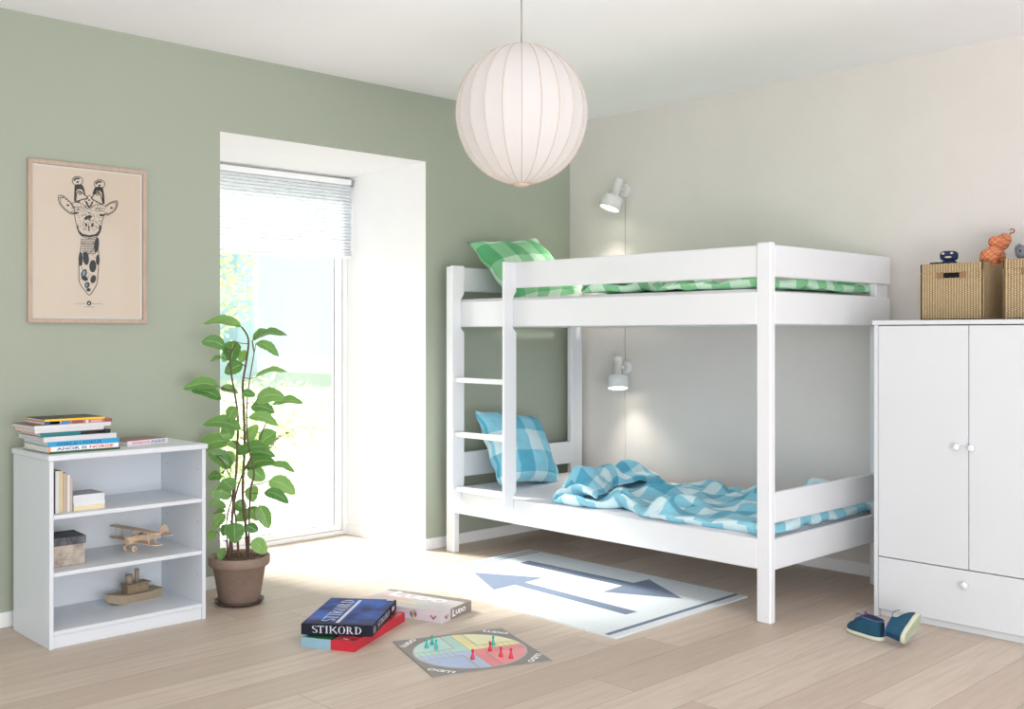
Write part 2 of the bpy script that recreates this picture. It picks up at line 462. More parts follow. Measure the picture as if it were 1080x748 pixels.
MB().box(w1 - .012, w1, -.034, .022, H - .04, H + .002, .001).build('end_bracket', M['gasket'], bl)
MB().tube([(w1 - .02, -.004, 0), (w1 - .02, -.004, -1.55)], .0008, 6).build('guide_cord', M['cord_white'], bl)

# ================================================================ OUTSIDE
M['terrace'] = plain('pale_terrace_stone', (240, 234, 216), .9, .05, 4)  # outdoor colours are bleached: the glare and haze are put into them
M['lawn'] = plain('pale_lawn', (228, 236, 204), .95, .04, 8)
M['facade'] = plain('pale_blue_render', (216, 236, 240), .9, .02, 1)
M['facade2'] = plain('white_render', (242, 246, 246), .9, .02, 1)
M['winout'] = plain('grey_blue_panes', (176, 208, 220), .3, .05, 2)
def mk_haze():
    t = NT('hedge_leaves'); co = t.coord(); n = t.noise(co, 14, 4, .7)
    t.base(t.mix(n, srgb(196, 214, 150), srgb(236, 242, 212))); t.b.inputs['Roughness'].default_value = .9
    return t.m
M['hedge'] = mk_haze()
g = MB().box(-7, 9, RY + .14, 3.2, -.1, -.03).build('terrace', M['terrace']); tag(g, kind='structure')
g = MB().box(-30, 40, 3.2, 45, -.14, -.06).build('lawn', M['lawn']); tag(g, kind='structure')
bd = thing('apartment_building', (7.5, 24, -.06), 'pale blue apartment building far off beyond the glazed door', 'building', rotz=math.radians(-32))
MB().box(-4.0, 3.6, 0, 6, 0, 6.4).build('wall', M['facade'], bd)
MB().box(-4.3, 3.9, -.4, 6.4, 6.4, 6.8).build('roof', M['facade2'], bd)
for i in range(3):
    for j in range(5):
        w = MB().box(-3.5 + j * 1.45, -2.6 + j * 1.45, -.05, .02, .9 + i * 1.9, 2.1 + i * 1.9).build('window', M['winout'], bd)
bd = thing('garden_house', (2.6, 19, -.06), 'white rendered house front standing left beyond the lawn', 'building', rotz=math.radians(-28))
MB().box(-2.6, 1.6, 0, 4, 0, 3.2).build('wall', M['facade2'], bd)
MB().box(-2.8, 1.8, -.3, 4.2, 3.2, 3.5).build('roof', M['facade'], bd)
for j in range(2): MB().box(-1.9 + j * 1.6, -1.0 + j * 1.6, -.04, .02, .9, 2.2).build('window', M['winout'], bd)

def bush(name, loc, r, n, label, seed, trunk=0):
    rnd = random.Random(seed); t = thing(name, loc, label, 'bush' if not trunk else 'tree', group=None)
    m = MB()
    for k in range(n):
        d = Vector((rnd.gauss(0, 1), rnd.gauss(0, 1), rnd.gauss(0, 1))).normalized() * (rnd.random() ** .4)
        c = Vector((d.x * r[0], d.y * r[1], trunk + r[2] + d.z * r[2]))
        a = Vector((rnd.uniform(-1, 1), rnd.uniform(-1, 1), rnd.uniform(-.4, 1))).normalized(); b_ = a.cross(Vector((0, 0, 1))).normalized()
        L = rnd.uniform(.05, .09) * (1 + trunk * .3); W = L * .35
        m.poly([c, c + a * L * .5 + b_ * W, c + a * L, c + a * L * .5 - b_ * W])
    m.build('foliage', M['hedge'], t, recalc=False)
    s = MB()
    for k in range(5):
        an = k * 1.3; s.tube([(0, 0, 0), (math.cos(an) * r[0] * .2, math.sin(an) * r[1] * .2, trunk + r[2] * .5), (math.cos(an) * r[0] * .5, math.sin(an) * r[1] * .5, trunk + r[2] * (1.2 if trunk else .7))], [.03, .02, .008], 6)
    s.build('trunk' if trunk else 'stem', M['stem'], t)
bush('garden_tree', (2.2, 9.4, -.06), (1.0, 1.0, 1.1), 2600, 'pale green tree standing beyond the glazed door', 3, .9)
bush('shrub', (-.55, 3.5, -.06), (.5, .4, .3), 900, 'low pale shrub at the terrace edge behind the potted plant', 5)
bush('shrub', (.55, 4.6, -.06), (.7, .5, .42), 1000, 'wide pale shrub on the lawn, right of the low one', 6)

# ================================================================ BUNK BED
X0, X1 = -1.10, -.035; Y0, Y1 = -.103, -2.133; BZ = 1.55
bed = thing('bunk_bed', (-.57, -1.12, 0), 'white wooden bunk bed with a three-rung ladder on its left end', 'bunk bed')
def bb(name, x0, x1, y0, y1, z0, z1, bev=.004, m='white'):
    return MB().box(x0 + .57, x1 + .57, y0 + 1.12, y1 + 1.12, z0, z1, bev).build(name, M[m], bed)
PX, PY = .038, .068
bb('post', X0, X0 + PX, Y0 - PY, Y0, 0, BZ); bb('post', X0, X0 + PX, Y1, Y1 + .068, 0, BZ + .008, .006)
bb('post', -.135, X1, Y0 - .035, Y0, 0, BZ); bb('post', -.150, X1, Y1 + .028, Y1 + .063, 0, BZ)
# long sides
R1 = (1.417, 1.548); R2 = (1.222, 1.357); R3 = (.217, .343)
bb('guard_rail', X0 + .012, X0 + .030, Y1 + PY - .002, -.612, *R1)
bb('side_rail', X0 + .001, X0 + .024, Y1 + PY - .002, Y0 - PY + .002, *R2); bb('side_rail', X0 + .001, X0 + .024, Y1 + PY - .002, Y0 - PY + .002, *R3)
bb('side_rail', X1 - .024, X1 - .002, Y1 + .064, Y0 - .036, *R2); bb('side_rail', X1 - .024, X1 - .002, Y1 + .064, Y0 - .036, *R3)
# foot end (towards the viewer)
for r in (R1, R2, (.408, .534), R3): bb('foot_end_board', X0 + PX - .001, X1 - .026, Y1 + .003, Y1 + .027, *r)
# head end
for r in (R1, R2, (.40, .533), R3): bb('head_end_board', X0 + PX - .001, -.134, Y0 - .031, Y0 - .008, *r)
# slats under each mattress
for z in (1.225, .222):
    m = MB()
    for k in range(13): m.box(X0 + .026 + .57, X1 - .026 + .57, -.24 - k * .15 + 1.12, -.17 - k * .15 + 1.12, z, z + .016, .002)
    m.build('slat_base', M['white'], bed)
# ladder: deep stiles with a hook cut for the rail
def stile(y0, y1):
    xf, xb, xr = -1.165, -1.079, -1.1015
    pts = [(xf, .295), (xr, .295), (xr, .36), (xb, .375), (xb, 1.19), (xr - .002, 1.215), (xr - .002, 1.365), (xb, 1.40), (xb, BZ - .002), (xf, BZ - .002)]
    return MB().prism([(a + .57, b) for a, b in pts], 'y', y0 + 1.12, y1 + 1.12, .003).build('ladder_stile', M['white'], bed)
stile(-.231, -.214); stile(-.633, -.615)
for z in (.346, .635, .925): bb('rung', -1.150, -1.098 if z > .4 else -1.102, -.616, -.230, z, z + .026, .004)
for (zz) in (1.48, .28):
    MB().lathe([(0, .0012), (.005, .0012), (.006, 0)], 12, Matrix.Translation((X0 + .57, Y1 + .034 + 1.12, zz)) @ Matrix.Rotation(-PI / 2, 4, 'Y')).build('screw_cap', M['lampwhite'], bed)

# mattresses
def mattress(z, h, label):
    t = thing('mattress', (-.57, -1.12, z), label, 'mattress', group='bunk bed mattresses')
    m = MB(); m.box(-.500, .470, -.935, .970, 0, h, .022, seg=3)
    m.build('mattress_cover', M['mattress'], t)
    m = MB()
    for zz in (.02, h - .02):
        m.tube([(-.501, -.92, zz), (-.501, .955, zz)], .003, 6)
    m.build('piping', M['mattress'], t)
mattress(.238, .108, 'white mattress on the lower bunk under blue bedding')
mattress(1.241, .130, 'white mattress on the upper bunk under green bedding')
ZM = .346; ZU = 1.371
# ---------------------------------------------------------------- pillows
def pillow(name, label, mat, loc, rot, L=.50, W=.42, T=.075, seed=1, parent_size=.115, off=(0, 0)):
    n = 34; mI = 28; rnd = random.Random(seed)
    t = thing(name, loc, label, 'pillow', rot=rot)
    bm = bmesh.new(); uvl = bm.loops.layers.uv.new('UVMap')
    def P(i, j, s_):
        u = -1 + 2 * i / n; v = -1 + 2 * j / mI
        e = max(0, (1 - abs(u) ** 2.6)) ** .55 * max(0, (1 - abs(v) ** 2.6)) ** .55
        pinch = 1 - .10 * (1 - abs(u) ** 2) * (abs(v) ** 3); pinch2 = 1 - .12 * (1 - abs(v) ** 2) * (abs(u) ** 3)
        wr = noise.noise(Vector((u * 2.2 + seed, v * 2.2, s_))) * .016 + noise.noise(Vector((u * 5 + seed, v * 5, s_ * 2))) * .006
        rad = .006 * math.sin((u * v) * 12 + seed) * (max(abs(u), abs(v)) ** 4)
        z = s_ * (T * e + wr * e) + rad + .012 * math.sin(u * 2.2 + seed)
        return Vector((u * L / 2 * pinch2, v * W / 2 * pinch, z)), (u * L / 2 + off[0], v * W / 2 + off[1])
    G = {}
    for s_ in (1, -1):
        for i in range(n + 1):
            for j in range(mI + 1):
                ed = i in (0, n) or j in (0, mI)
                if ed and s_ == -1: G[(i, j, -1)] = G[(i, j, 1)]; continue
                p, _ = P(i, j, s_); G[(i, j, s_)] = bm.verts.new(p)
    for s_ in (1, -1):
        for i in range(n):
            for j in range(mI):
                idx = [(i, j), (i + 1, j), (i + 1, j + 1), (i, j + 1)]
                if s_ < 0: idx = idx[::-1]
                f = bm.faces.new([G[(a, b, s_)] for a, b in idx]); f.smooth = True
                for lp, (a, b) in zip(f.loops, idx): lp[uvl].uv = (P(a, b, 1)[1][0] + (0 if s_ > 0 else .07), P(a, b, 1)[1][1])
    me = bpy.data.meshes.new('pillowcase'); bm.to_mesh(me); bm.free(); me.materials.append(mat)
    o = bpy.data.objects.new('pillowcase', me); link(o, t)
    # flange round the open end, folded flap
    m = MB(); y = W / 2
    return t
pillow('pillow', 'blue checked pillow leaning on the headboard of the lower bunk', M['blue_check'], (-.72, -.29, ZM + .200), (math.radians(62), math.radians(6), math.radians(8)), .58, .44, .09, 2, off=(.03, .05))
pillow('pillow', 'green checked pillow leaning over the head end of the upper bunk', M['green_check'], (-.66, -.28, ZU + .175), (math.radians(48), math.radians(-7), math.radians(10)), .66, .46, .085, 4, off=(.0, .08))

# ---------------------------------------------------------------- duvets
# crumpled quilt: rest sheet 28 x 43 cells, both faces
QUILT = [  # x, y, z in millimetres, sheet column by sheet column, upper face then lower face
-506,-716,20,-503,-676,14,-495,-634,14,-481,-594,18,-466,-554,26,-445,-518,30,-435,-487,32,-442,-448,31,-452,-409,23,-465,-370,26,-482,-333,31,-495,-295,30,-503,-254,29,-505,-211,35,-504,-171,37,-501,-132,34,-502,-91,28,-502,-49,20,-490,-8,18,-466,28,22,-435,64,33,-414,106,54,-394,147,70,-402,184,79,-402,225,72,-403,257,48,-448,282,44,-473,323,43,-494,362,51,-501,405,62,-505,453,67,-502,496,64,-495,530,50,-492,559,29,-490,606,29,-480,606,42,-471,571,74,-459,520,84,-480,480,104,-496,431,111,-504,388,111,-503,347,98,-498,304,72,-492,261,44,
-480,-708,41,-483,-672,47,-470,-633,35,-455,-592,37,-436,-554,44,-417,-516,45,-402,-477,47,-400,-444,36,-407,-405,30,-425,-367,30,-444,-332,43,-461,-294,45,-467,-259,32,-470,-216,36,-464,-176,38,-457,-136,43,-450,-98,38,-447,-59,33,-443,-16,29,-430,23,35,-408,58,49,-389,99,60,-379,141,76,-379,180,86,-380,221,83,-386,265,64,-423,284,36,-450,321,51,-471,360,49,-477,396,62,-487,443,64,-486,486,60,-481,521,55,-475,561,46,-461,598,24,-457,596,37,-435,576,50,-433,535,37,-441,500,60,-458,454,69,-474,408,76,-481,368,70,-473,326,62,-463,284,54,
-458,-693,37,-446,-670,54,-434,-632,39,-416,-593,35,-398,-553,33,-381,-513,30,-367,-473,31,-360,-438,43,-365,-403,37,-378,-364,41,-399,-327,34,-421,-291,27,-430,-254,40,-430,-214,28,-431,-179,53,-433,-137,73,-429,-98,83,-423,-58,78,-411,-18,59,-394,18,37,-379,58,42,-368,96,43,-365,138,44,-365,178,49,-360,216,57,-375,254,45,-398,289,30,-426,322,39,-451,355,45,-463,394,44,-465,436,54,-471,477,39,-462,517,39,-454,554,48,-449,595,50,-420,606,49,-403,586,39,-408,545,22,-401,506,27,-408,468,46,-428,430,55,-434,388,65,-434,346,70,-430,311,61,
-421,-699,28,-409,-671,38,-394,-632,29,-375,-592,24,-357,-552,26,-340,-513,35,-324,-473,33,-325,-435,45,-321,-400,31,-330,-361,26,-349,-322,31,-371,-286,24,-386,-248,31,-393,-207,37,-398,-166,50,-398,-135,86,-395,-98,101,-389,-57,95,-380,-27,62,-365,16,40,-351,62,32,-343,102,39,-332,131,60,-336,171,64,-341,213,50,-351,253,41,-366,292,32,-391,329,31,-418,362,34,-438,395,36,-443,432,38,-443,476,31,-437,511,54,-425,548,77,-414,583,83,-387,595,79,-366,590,67,-375,556,31,-371,513,26,-370,477,40,-383,447,55,-393,406,52,-401,366,58,-416,343,69,
-380,-699,19,-367,-669,36,-350,-629,26,-331,-589,24,-315,-553,36,-299,-513,26,-289,-472,38,-288,-431,50,-290,-391,56,-290,-356,40,-304,-318,31,-327,-280,28,-346,-242,26,-360,-203,31,-373,-164,47,-371,-130,75,-367,-94,90,-360,-53,86,-351,-23,57,-341,23,37,-331,68,39,-313,103,39,-312,138,40,-307,170,70,-315,216,52,-329,259,50,-351,289,61,-377,322,50,-395,363,40,-403,401,29,-413,439,31,-417,479,36,-411,515,64,-394,544,89,-377,575,103,-347,598,109,-335,588,114,-333,552,78,-327,522,45,-341,495,65,-343,458,65,-349,421,50,-361,384,52,-374,350,62,
-338,-700,18,-325,-670,34,-308,-628,32,-288,-586,29,-273,-545,30,-260,-509,44,-248,-471,30,-253,-424,40,-253,-388,50,-262,-350,59,-276,-312,50,-293,-274,35,-312,-238,29,-329,-199,29,-341,-160,36,-347,-121,46,-344,-86,62,-334,-49,62,-333,-16,38,-319,28,44,-303,71,32,-290,106,47,-285,139,40,-281,176,63,-293,227,46,-308,261,74,-328,299,87,-343,327,65,-359,360,39,-371,405,35,-380,445,26,-381,482,32,-378,524,45,-364,547,77,-338,571,94,-303,595,105,-291,595,124,-279,572,103,-279,545,80,-289,509,78,-294,472,72,-303,435,61,-315,400,50,-329,367,61,
-292,-706,25,-281,-673,42,-267,-629,37,-253,-580,34,-235,-540,31,-222,-503,41,-217,-462,46,-210,-427,29,-220,-383,27,-226,-345,46,-244,-311,35,-263,-273,33,-279,-232,28,-298,-200,46,-310,-163,34,-317,-123,33,-318,-83,35,-313,-43,30,-305,-5,37,-294,36,39,-277,69,38,-268,107,33,-266,148,35,-256,194,48,-268,246,47,-280,273,86,-298,310,94,-317,344,74,-324,368,42,-336,415,29,-344,454,35,-336,481,38,-330,522,28,-324,556,52,-303,591,70,-268,597,99,-250,611,120,-239,582,120,-238,556,102,-241,527,88,-242,490,74,-252,456,56,-262,417,54,-282,394,70,
-248,-706,41,-240,-673,45,-229,-629,34,-213,-582,46,-201,-541,44,-191,-502,58,-182,-464,45,-176,-423,37,-182,-382,24,-193,-342,27,-211,-305,36,-229,-266,28,-252,-234,45,-267,-194,51,-278,-155,43,-287,-119,38,-283,-80,31,-284,-40,36,-277,0,33,-264,40,39,-251,79,47,-242,120,48,-237,162,45,-233,206,50,-246,250,50,-250,284,78,-269,316,75,-280,357,64,-288,383,30,-297,433,44,-299,475,35,-296,501,57,-290,536,49,-284,568,50,-275,609,39,-246,625,67,-225,629,84,-218,612,96,-211,582,102,-202,555,81,-202,518,65,-208,482,56,-217,444,65,-241,429,74,
-207,-705,52,-201,-669,63,-187,-632,35,-178,-582,37,-163,-542,44,-161,-498,44,-154,-464,31,-148,-423,25,-151,-380,23,-164,-340,27,-181,-300,32,-202,-265,36,-227,-225,39,-240,-187,55,-255,-148,55,-268,-113,42,-265,-72,46,-257,-30,42,-247,7,38,-232,46,31,-223,88,29,-214,129,31,-208,170,33,-208,213,32,-215,257,33,-220,296,52,-232,329,53,-238,366,49,-248,407,29,-262,445,32,-263,479,58,-265,512,66,-255,545,54,-238,578,44,-230,619,53,-214,659,43,-186,654,65,-176,648,79,-177,617,81,-162,585,79,-171,552,56,-177,512,62,-185,470,62,-205,452,88,
-169,-704,55,-164,-665,73,-152,-627,52,-139,-584,29,-129,-540,44,-125,-496,47,-119,-459,33,-116,-418,32,-124,-376,35,-136,-337,26,-153,-297,26,-177,-258,34,-202,-220,38,-225,-184,34,-235,-143,38,-238,-102,38,-235,-59,33,-226,-17,48,-222,19,62,-208,56,54,-198,99,49,-185,139,37,-176,178,27,-171,217,27,-174,260,27,-180,298,43,-195,335,35,-202,376,33,-212,419,38,-229,459,38,-240,497,43,-242,532,59,-230,558,74,-208,591,67,-191,621,48,-173,654,25,-149,673,42,-137,675,64,-132,640,57,-130,618,77,-139,589,60,-145,544,54,-160,501,47,-175,477,81,
-131,-699,42,-129,-662,65,-120,-620,54,-110,-579,37,-98,-536,35,-90,-494,41,-84,-453,42,-84,-412,33,-91,-371,26,-107,-332,30,-124,-294,28,-147,-254,29,-172,-217,32,-192,-179,37,-201,-137,30,-200,-93,34,-202,-53,55,-200,-14,75,-191,26,77,-181,63,62,-168,102,41,-149,142,28,-138,182,38,-134,221,30,-134,263,29,-142,306,31,-156,346,31,-170,386,42,-180,426,31,-191,470,35,-203,505,40,-205,532,56,-187,566,63,-170,606,54,-158,647,46,-133,668,22,-119,691,33,-113,690,57,-95,661,53,-92,633,50,-105,611,80,-120,582,47,-134,536,36,-151,507,61,
-96,-695,25,-102,-659,35,-93,-619,34,-79,-577,39,-69,-535,44,-61,-492,40,-55,-450,31,-56,-408,35,-72,-371,45,-84,-330,45,-100,-292,35,-118,-251,28,-140,-212,34,-161,-176,37,-173,-135,50,-177,-92,66,-175,-52,81,-169,-11,81,-164,29,63,-154,67,45,-129,105,36,-108,145,39,-98,185,46,-94,223,27,-94,271,32,-101,316,30,-116,354,40,-129,392,28,-142,435,42,-149,471,33,-162,505,34,-165,544,37,-156,584,27,-136,625,29,-115,656,43,-97,687,28,-93,719,40,-87,717,66,-75,679,50,-59,653,50,-73,632,81,-89,601,58,-105,562,44,-122,533,47,
-65,-690,20,-70,-659,43,-59,-619,53,-46,-577,52,-40,-534,50,-37,-490,52,-30,-448,35,-39,-411,53,-52,-371,62,-67,-330,61,-81,-287,52,-93,-247,32,-112,-207,28,-131,-168,37,-145,-127,49,-145,-91,71,-144,-49,73,-148,-11,52,-138,31,37,-109,71,39,-87,112,25,-71,152,38,-61,188,42,-54,233,29,-50,284,35,-60,326,49,-75,363,53,-89,399,39,-101,439,27,-113,481,37,-119,518,29,-122,558,24,-113,599,34,-102,632,51,-85,671,52,-72,704,45,-60,726,54,-56,733,77,-49,706,66,-43,672,73,-40,636,75,-59,609,65,-81,582,48,-89,544,39,
-35,-686,26,-40,-656,51,-35,-612,47,-31,-575,39,-20,-536,41,-10,-491,52,-8,-447,37,-15,-407,46,-25,-368,50,-38,-325,47,-48,-283,55,-65,-242,45,-81,-204,32,-101,-164,26,-114,-123,37,-119,-85,49,-118,-49,41,-112,-6,28,-90,39,35,-67,77,42,-47,116,33,-33,156,42,-20,199,30,-12,245,52,-10,290,61,-25,327,77,-39,367,74,-49,404,48,-63,443,36,-74,484,32,-81,524,35,-83,563,28,-79,601,43,-72,634,54,-60,679,46,-47,712,49,-36,737,59,-28,745,87,-15,722,84,-8,688,66,-9,650,55,-29,621,62,-55,595,47,-66,561,37,
-9,-685,31,-13,-652,55,-13,-611,40,-9,-575,38,4,-534,37,16,-490,44,19,-445,41,15,-404,37,9,-362,40,-1,-320,50,-15,-281,36,-33,-241,32,-48,-201,40,-64,-162,26,-78,-121,26,-82,-84,33,-78,-42,37,-64,4,37,-45,46,32,-29,81,39,-11,122,44,7,169,39,24,218,31,30,257,59,22,286,84,14,327,81,3,370,62,-12,409,42,-24,448,50,-33,482,29,-43,523,31,-49,563,31,-49,603,27,-42,637,45,-28,670,42,-14,708,57,-12,743,44,-1,756,81,10,715,92,16,675,92,13,652,80,2,629,61,-26,601,42,-54,581,47,
17,-682,34,14,-648,54,15,-611,37,23,-570,34,33,-525,39,42,-484,44,48,-444,37,46,-402,36,39,-357,31,27,-314,35,15,-280,52,-1,-240,47,-17,-202,28,-27,-160,32,-37,-120,24,-39,-80,33,-37,-35,31,-22,8,33,-11,46,39,9,85,43,31,127,40,54,174,32,69,219,42,66,247,74,63,286,69,50,323,45,45,368,43,32,408,62,18,441,42,7,478,26,-4,518,30,-10,556,29,-8,595,26,3,633,39,15,672,37,13,696,68,18,725,44,22,764,64,33,724,82,41,679,99,30,644,99,14,618,74,0,594,41,-25,580,50,
42,-676,36,41,-642,48,46,-601,51,51,-557,51,68,-522,60,80,-481,56,82,-443,44,78,-401,34,72,-357,29,61,-313,29,49,-282,44,33,-245,36,22,-203,29,11,-161,25,4,-120,24,1,-78,23,4,-34,26,16,8,28,33,46,28,51,84,41,77,127,30,91,170,47,100,209,64,107,246,62,102,283,37,94,322,56,89,365,71,69,391,46,55,429,33,37,468,38,28,511,34,23,550,32,21,588,33,28,628,44,46,662,55,38,679,81,43,715,53,46,762,47,59,734,74,63,682,95,57,649,87,42,618,67,24,585,46,1,566,53,
66,-678,24,66,-640,38,75,-595,40,88,-554,65,99,-515,88,109,-473,85,116,-438,64,116,-403,35,107,-359,40,98,-320,36,87,-281,33,76,-242,40,67,-200,34,55,-161,32,47,-123,31,45,-81,23,48,-38,23,59,3,29,75,42,36,95,84,38,118,125,44,127,163,63,134,200,49,149,242,40,142,282,62,126,320,57,124,361,57,100,383,54,85,425,46,67,465,48,59,503,33,51,542,28,48,582,32,48,621,41,63,643,58,63,676,77,63,709,47,72,764,45,86,737,71,91,686,80,90,648,66,79,613,44,64,575,52,33,548,59,
99,-681,20,97,-643,32,102,-594,36,117,-552,68,132,-512,94,143,-471,95,150,-434,75,152,-398,49,145,-358,30,140,-321,43,132,-282,44,124,-240,38,114,-199,40,96,-165,52,91,-129,35,89,-87,26,92,-43,25,102,-1,23,117,40,27,135,81,36,152,122,45,163,162,48,177,198,43,183,237,63,173,278,46,156,317,45,150,352,54,133,387,60,114,424,55,102,463,44,96,499,41,82,535,34,76,574,28,73,615,30,86,644,43,83,676,60,86,724,56,104,761,50,113,729,79,119,689,66,122,646,52,122,599,46,109,559,53,78,531,64,
131,-681,20,132,-647,33,137,-597,27,148,-549,47,167,-513,74,179,-471,78,186,-431,67,189,-390,52,184,-352,38,176,-316,28,173,-283,44,162,-245,58,148,-205,67,137,-166,68,131,-128,50,131,-90,30,134,-45,30,142,-4,31,156,36,28,171,78,25,185,120,28,199,159,34,204,201,32,208,240,46,205,276,48,188,310,40,179,345,57,168,387,58,154,431,42,141,469,59,122,497,59,111,528,36,105,567,32,105,606,26,107,645,34,116,685,50,117,732,37,132,747,73,150,724,90,150,692,60,147,641,60,145,589,63,139,560,73,116,536,60,
164,-676,22,167,-645,35,176,-600,31,186,-553,27,198,-514,40,203,-472,36,214,-432,29,225,-392,27,229,-352,30,220,-314,36,206,-276,31,194,-240,42,190,-207,64,178,-168,64,170,-128,54,171,-88,38,172,-44,41,182,-6,30,193,33,39,207,74,33,220,115,26,231,155,26,236,196,29,236,235,28,238,268,47,229,304,39,213,339,45,201,385,37,184,423,64,167,462,82,150,492,68,139,516,36,132,561,35,132,603,30,139,643,31,144,689,32,151,742,36,164,749,93,183,714,109,188,702,62,184,650,56,176,599,54,174,560,61,153,532,47,
202,-670,28,204,-639,35,214,-599,27,227,-556,27,240,-513,28,253,-472,32,265,-433,40,272,-393,50,275,-353,51,267,-315,54,252,-277,51,236,-239,34,222,-201,38,215,-168,44,207,-127,37,208,-84,43,206,-46,43,219,-8,39,225,32,44,236,69,28,253,111,24,266,151,33,272,190,35,271,228,30,268,265,34,262,303,40,243,341,37,222,382,37,209,419,63,194,457,79,178,492,69,165,514,35,161,560,36,162,602,30,168,639,34,176,686,36,182,739,43,196,756,90,221,716,112,226,709,75,223,666,60,214,607,67,203,564,41,194,528,44,
242,-665,36,246,-631,36,255,-593,24,268,-551,27,282,-510,27,295,-469,32,308,-431,40,314,-389,30,313,-349,35,304,-316,39,291,-279,35,284,-243,44,266,-202,32,253,-163,32,245,-125,31,239,-83,32,238,-46,50,245,-8,57,251,24,34,267,67,25,286,112,34,293,149,56,304,187,55,302,223,44,294,262,35,284,299,42,270,339,36,249,378,35,226,417,39,216,454,57,208,492,60,195,518,34,192,563,25,196,604,35,199,637,41,210,681,40,217,735,37,226,772,72,253,729,100,264,700,90,264,682,55,259,627,58,250,576,56,243,538,52,
284,-659,42,289,-626,33,299,-586,24,312,-546,25,326,-506,31,338,-466,34,345,-422,36,353,-386,41,342,-354,61,334,-316,66,328,-294,32,318,-250,28,304,-203,32,288,-163,31,280,-124,30,272,-84,38,266,-45,37,269,-9,39,283,26,33,297,70,30,311,110,54,320,148,73,324,187,76,325,225,58,320,260,32,310,301,46,295,340,50,282,374,34,260,414,36,242,453,34,238,491,44,226,522,27,221,567,30,227,603,45,233,643,50,244,682,38,258,725,32,258,786,43,280,753,79,299,709,82,304,688,57,301,644,47,296,596,53,292,558,61,
324,-653,37,331,-621,30,341,-580,29,343,-541,49,348,-501,67,358,-461,70,372,-422,62,389,-384,44,374,-347,41,372,-316,62,357,-288,50,352,-249,27,336,-202,34,323,-156,31,316,-124,30,311,-85,26,306,-45,33,305,-6,26,314,32,33,323,73,39,336,114,52,346,149,72,352,188,74,351,222,49,349,264,30,340,309,42,321,343,42,307,381,47,295,413,27,275,454,28,263,492,27,258,527,28,256,568,38,258,608,37,261,649,29,276,688,33,294,727,48,301,782,28,308,782,60,324,734,62,330,700,55,336,659,46,336,615,49,334,578,62,
366,-650,28,371,-614,38,378,-574,46,377,-532,66,379,-490,82,387,-452,100,389,-411,96,380,-370,88,389,-335,56,394,-310,31,385,-276,45,384,-239,42,370,-193,39,348,-154,44,330,-121,63,327,-83,57,336,-45,42,339,-4,29,342,37,28,348,77,33,355,117,35,364,156,44,377,193,50,382,229,42,377,270,32,367,312,38,348,348,37,336,382,51,326,418,34,309,459,30,297,499,25,293,535,39,297,571,35,297,613,32,303,657,29,313,698,29,334,732,46,342,784,37,342,810,51,361,766,61,367,723,47,373,681,40,376,636,48,371,597,55,
407,-642,30,413,-606,34,417,-564,35,413,-517,42,413,-473,65,424,-443,101,423,-403,118,416,-365,116,414,-331,91,407,-292,67,419,-269,38,407,-232,38,388,-191,35,366,-157,61,354,-118,80,347,-79,79,346,-39,65,354,1,47,362,42,36,381,80,38,393,118,42,404,156,33,410,195,32,412,235,32,406,274,36,394,313,40,377,352,39,365,391,34,356,430,44,344,468,34,334,509,24,331,547,38,333,586,42,344,620,27,352,663,29,359,708,31,372,750,34,383,795,34,380,834,47,396,792,49,405,748,44,411,704,43,413,659,38,408,618,39,
448,-637,38,451,-596,45,459,-553,42,459,-508,39,449,-461,40,459,-429,78,456,-391,108,448,-354,123,440,-324,102,436,-303,68,433,-264,50,434,-225,40,414,-186,33,386,-150,41,380,-113,65,371,-75,68,373,-34,64,373,5,40,387,43,47,410,82,49,431,120,51,442,158,41,446,198,31,442,239,37,439,280,48,434,320,48,423,359,41,406,399,42,392,439,39,382,478,34,373,519,30,367,562,26,372,599,37,381,638,30,397,676,24,405,721,28,414,766,30,420,811,32,420,848,57,429,817,60,440,775,46,443,733,37,443,686,27,440,643,24,
485,-639,53,483,-593,37,489,-545,23,495,-502,15,494,-458,14,487,-412,30,473,-374,62,467,-341,91,470,-316,101,461,-294,66,451,-268,40,462,-226,40,451,-184,34,430,-144,29,410,-105,27,398,-66,31,398,-26,32,400,17,26,407,57,31,433,88,34,454,123,29,467,160,23,474,204,22,474,245,40,468,284,66,466,326,68,459,365,57,440,403,43,425,443,29,416,484,18,412,523,14,410,565,14,413,609,15,422,652,21,431,694,23,439,740,23,444,786,21,448,836,27,450,865,67,449,834,89,439,796,63,450,758,58,462,716,41,466,672,19,
-470,-671,18,-459,-631,17,-445,-591,13,-432,-552,19,-416,-518,19,-409,-480,13,-407,-441,14,-415,-402,12,-429,-361,13,-446,-324,12,-461,-297,23,-465,-263,14,-475,-220,13,-480,-176,14,-476,-136,15,-467,-98,12,-461,-56,14,-451,-14,13,-435,25,14,-415,64,14,-403,108,22,-393,146,40,-394,184,49,-379,214,56,-408,240,34,-438,281,18,-462,322,26,-486,356,17,-493,388,39,-500,433,34,-498,480,34,-491,519,25,-483,558,14,-472,614,14,-453,625,44,-445,592,79,-438,536,75,-442,491,83,-451,445,99,-465,400,104,-469,358,104,-468,315,92,
-448,-661,23,-435,-624,13,-417,-584,13,-397,-547,18,-377,-514,12,-368,-474,14,-362,-439,13,-366,-400,15,-381,-362,18,-401,-325,17,-423,-291,12,-430,-256,23,-435,-216,12,-438,-169,13,-437,-134,35,-425,-99,30,-419,-66,29,-408,-24,20,-400,21,20,-384,60,17,-372,99,14,-370,141,14,-374,182,18,-364,212,27,-387,243,20,-414,280,17,-440,321,15,-460,359,23,-473,390,24,-480,429,18,-479,475,16,-469,516,14,-451,551,18,-437,602,24,-428,629,53,-412,604,70,-409,544,49,-405,502,52,-407,465,78,-422,421,74,-431,377,82,-433,335,86,
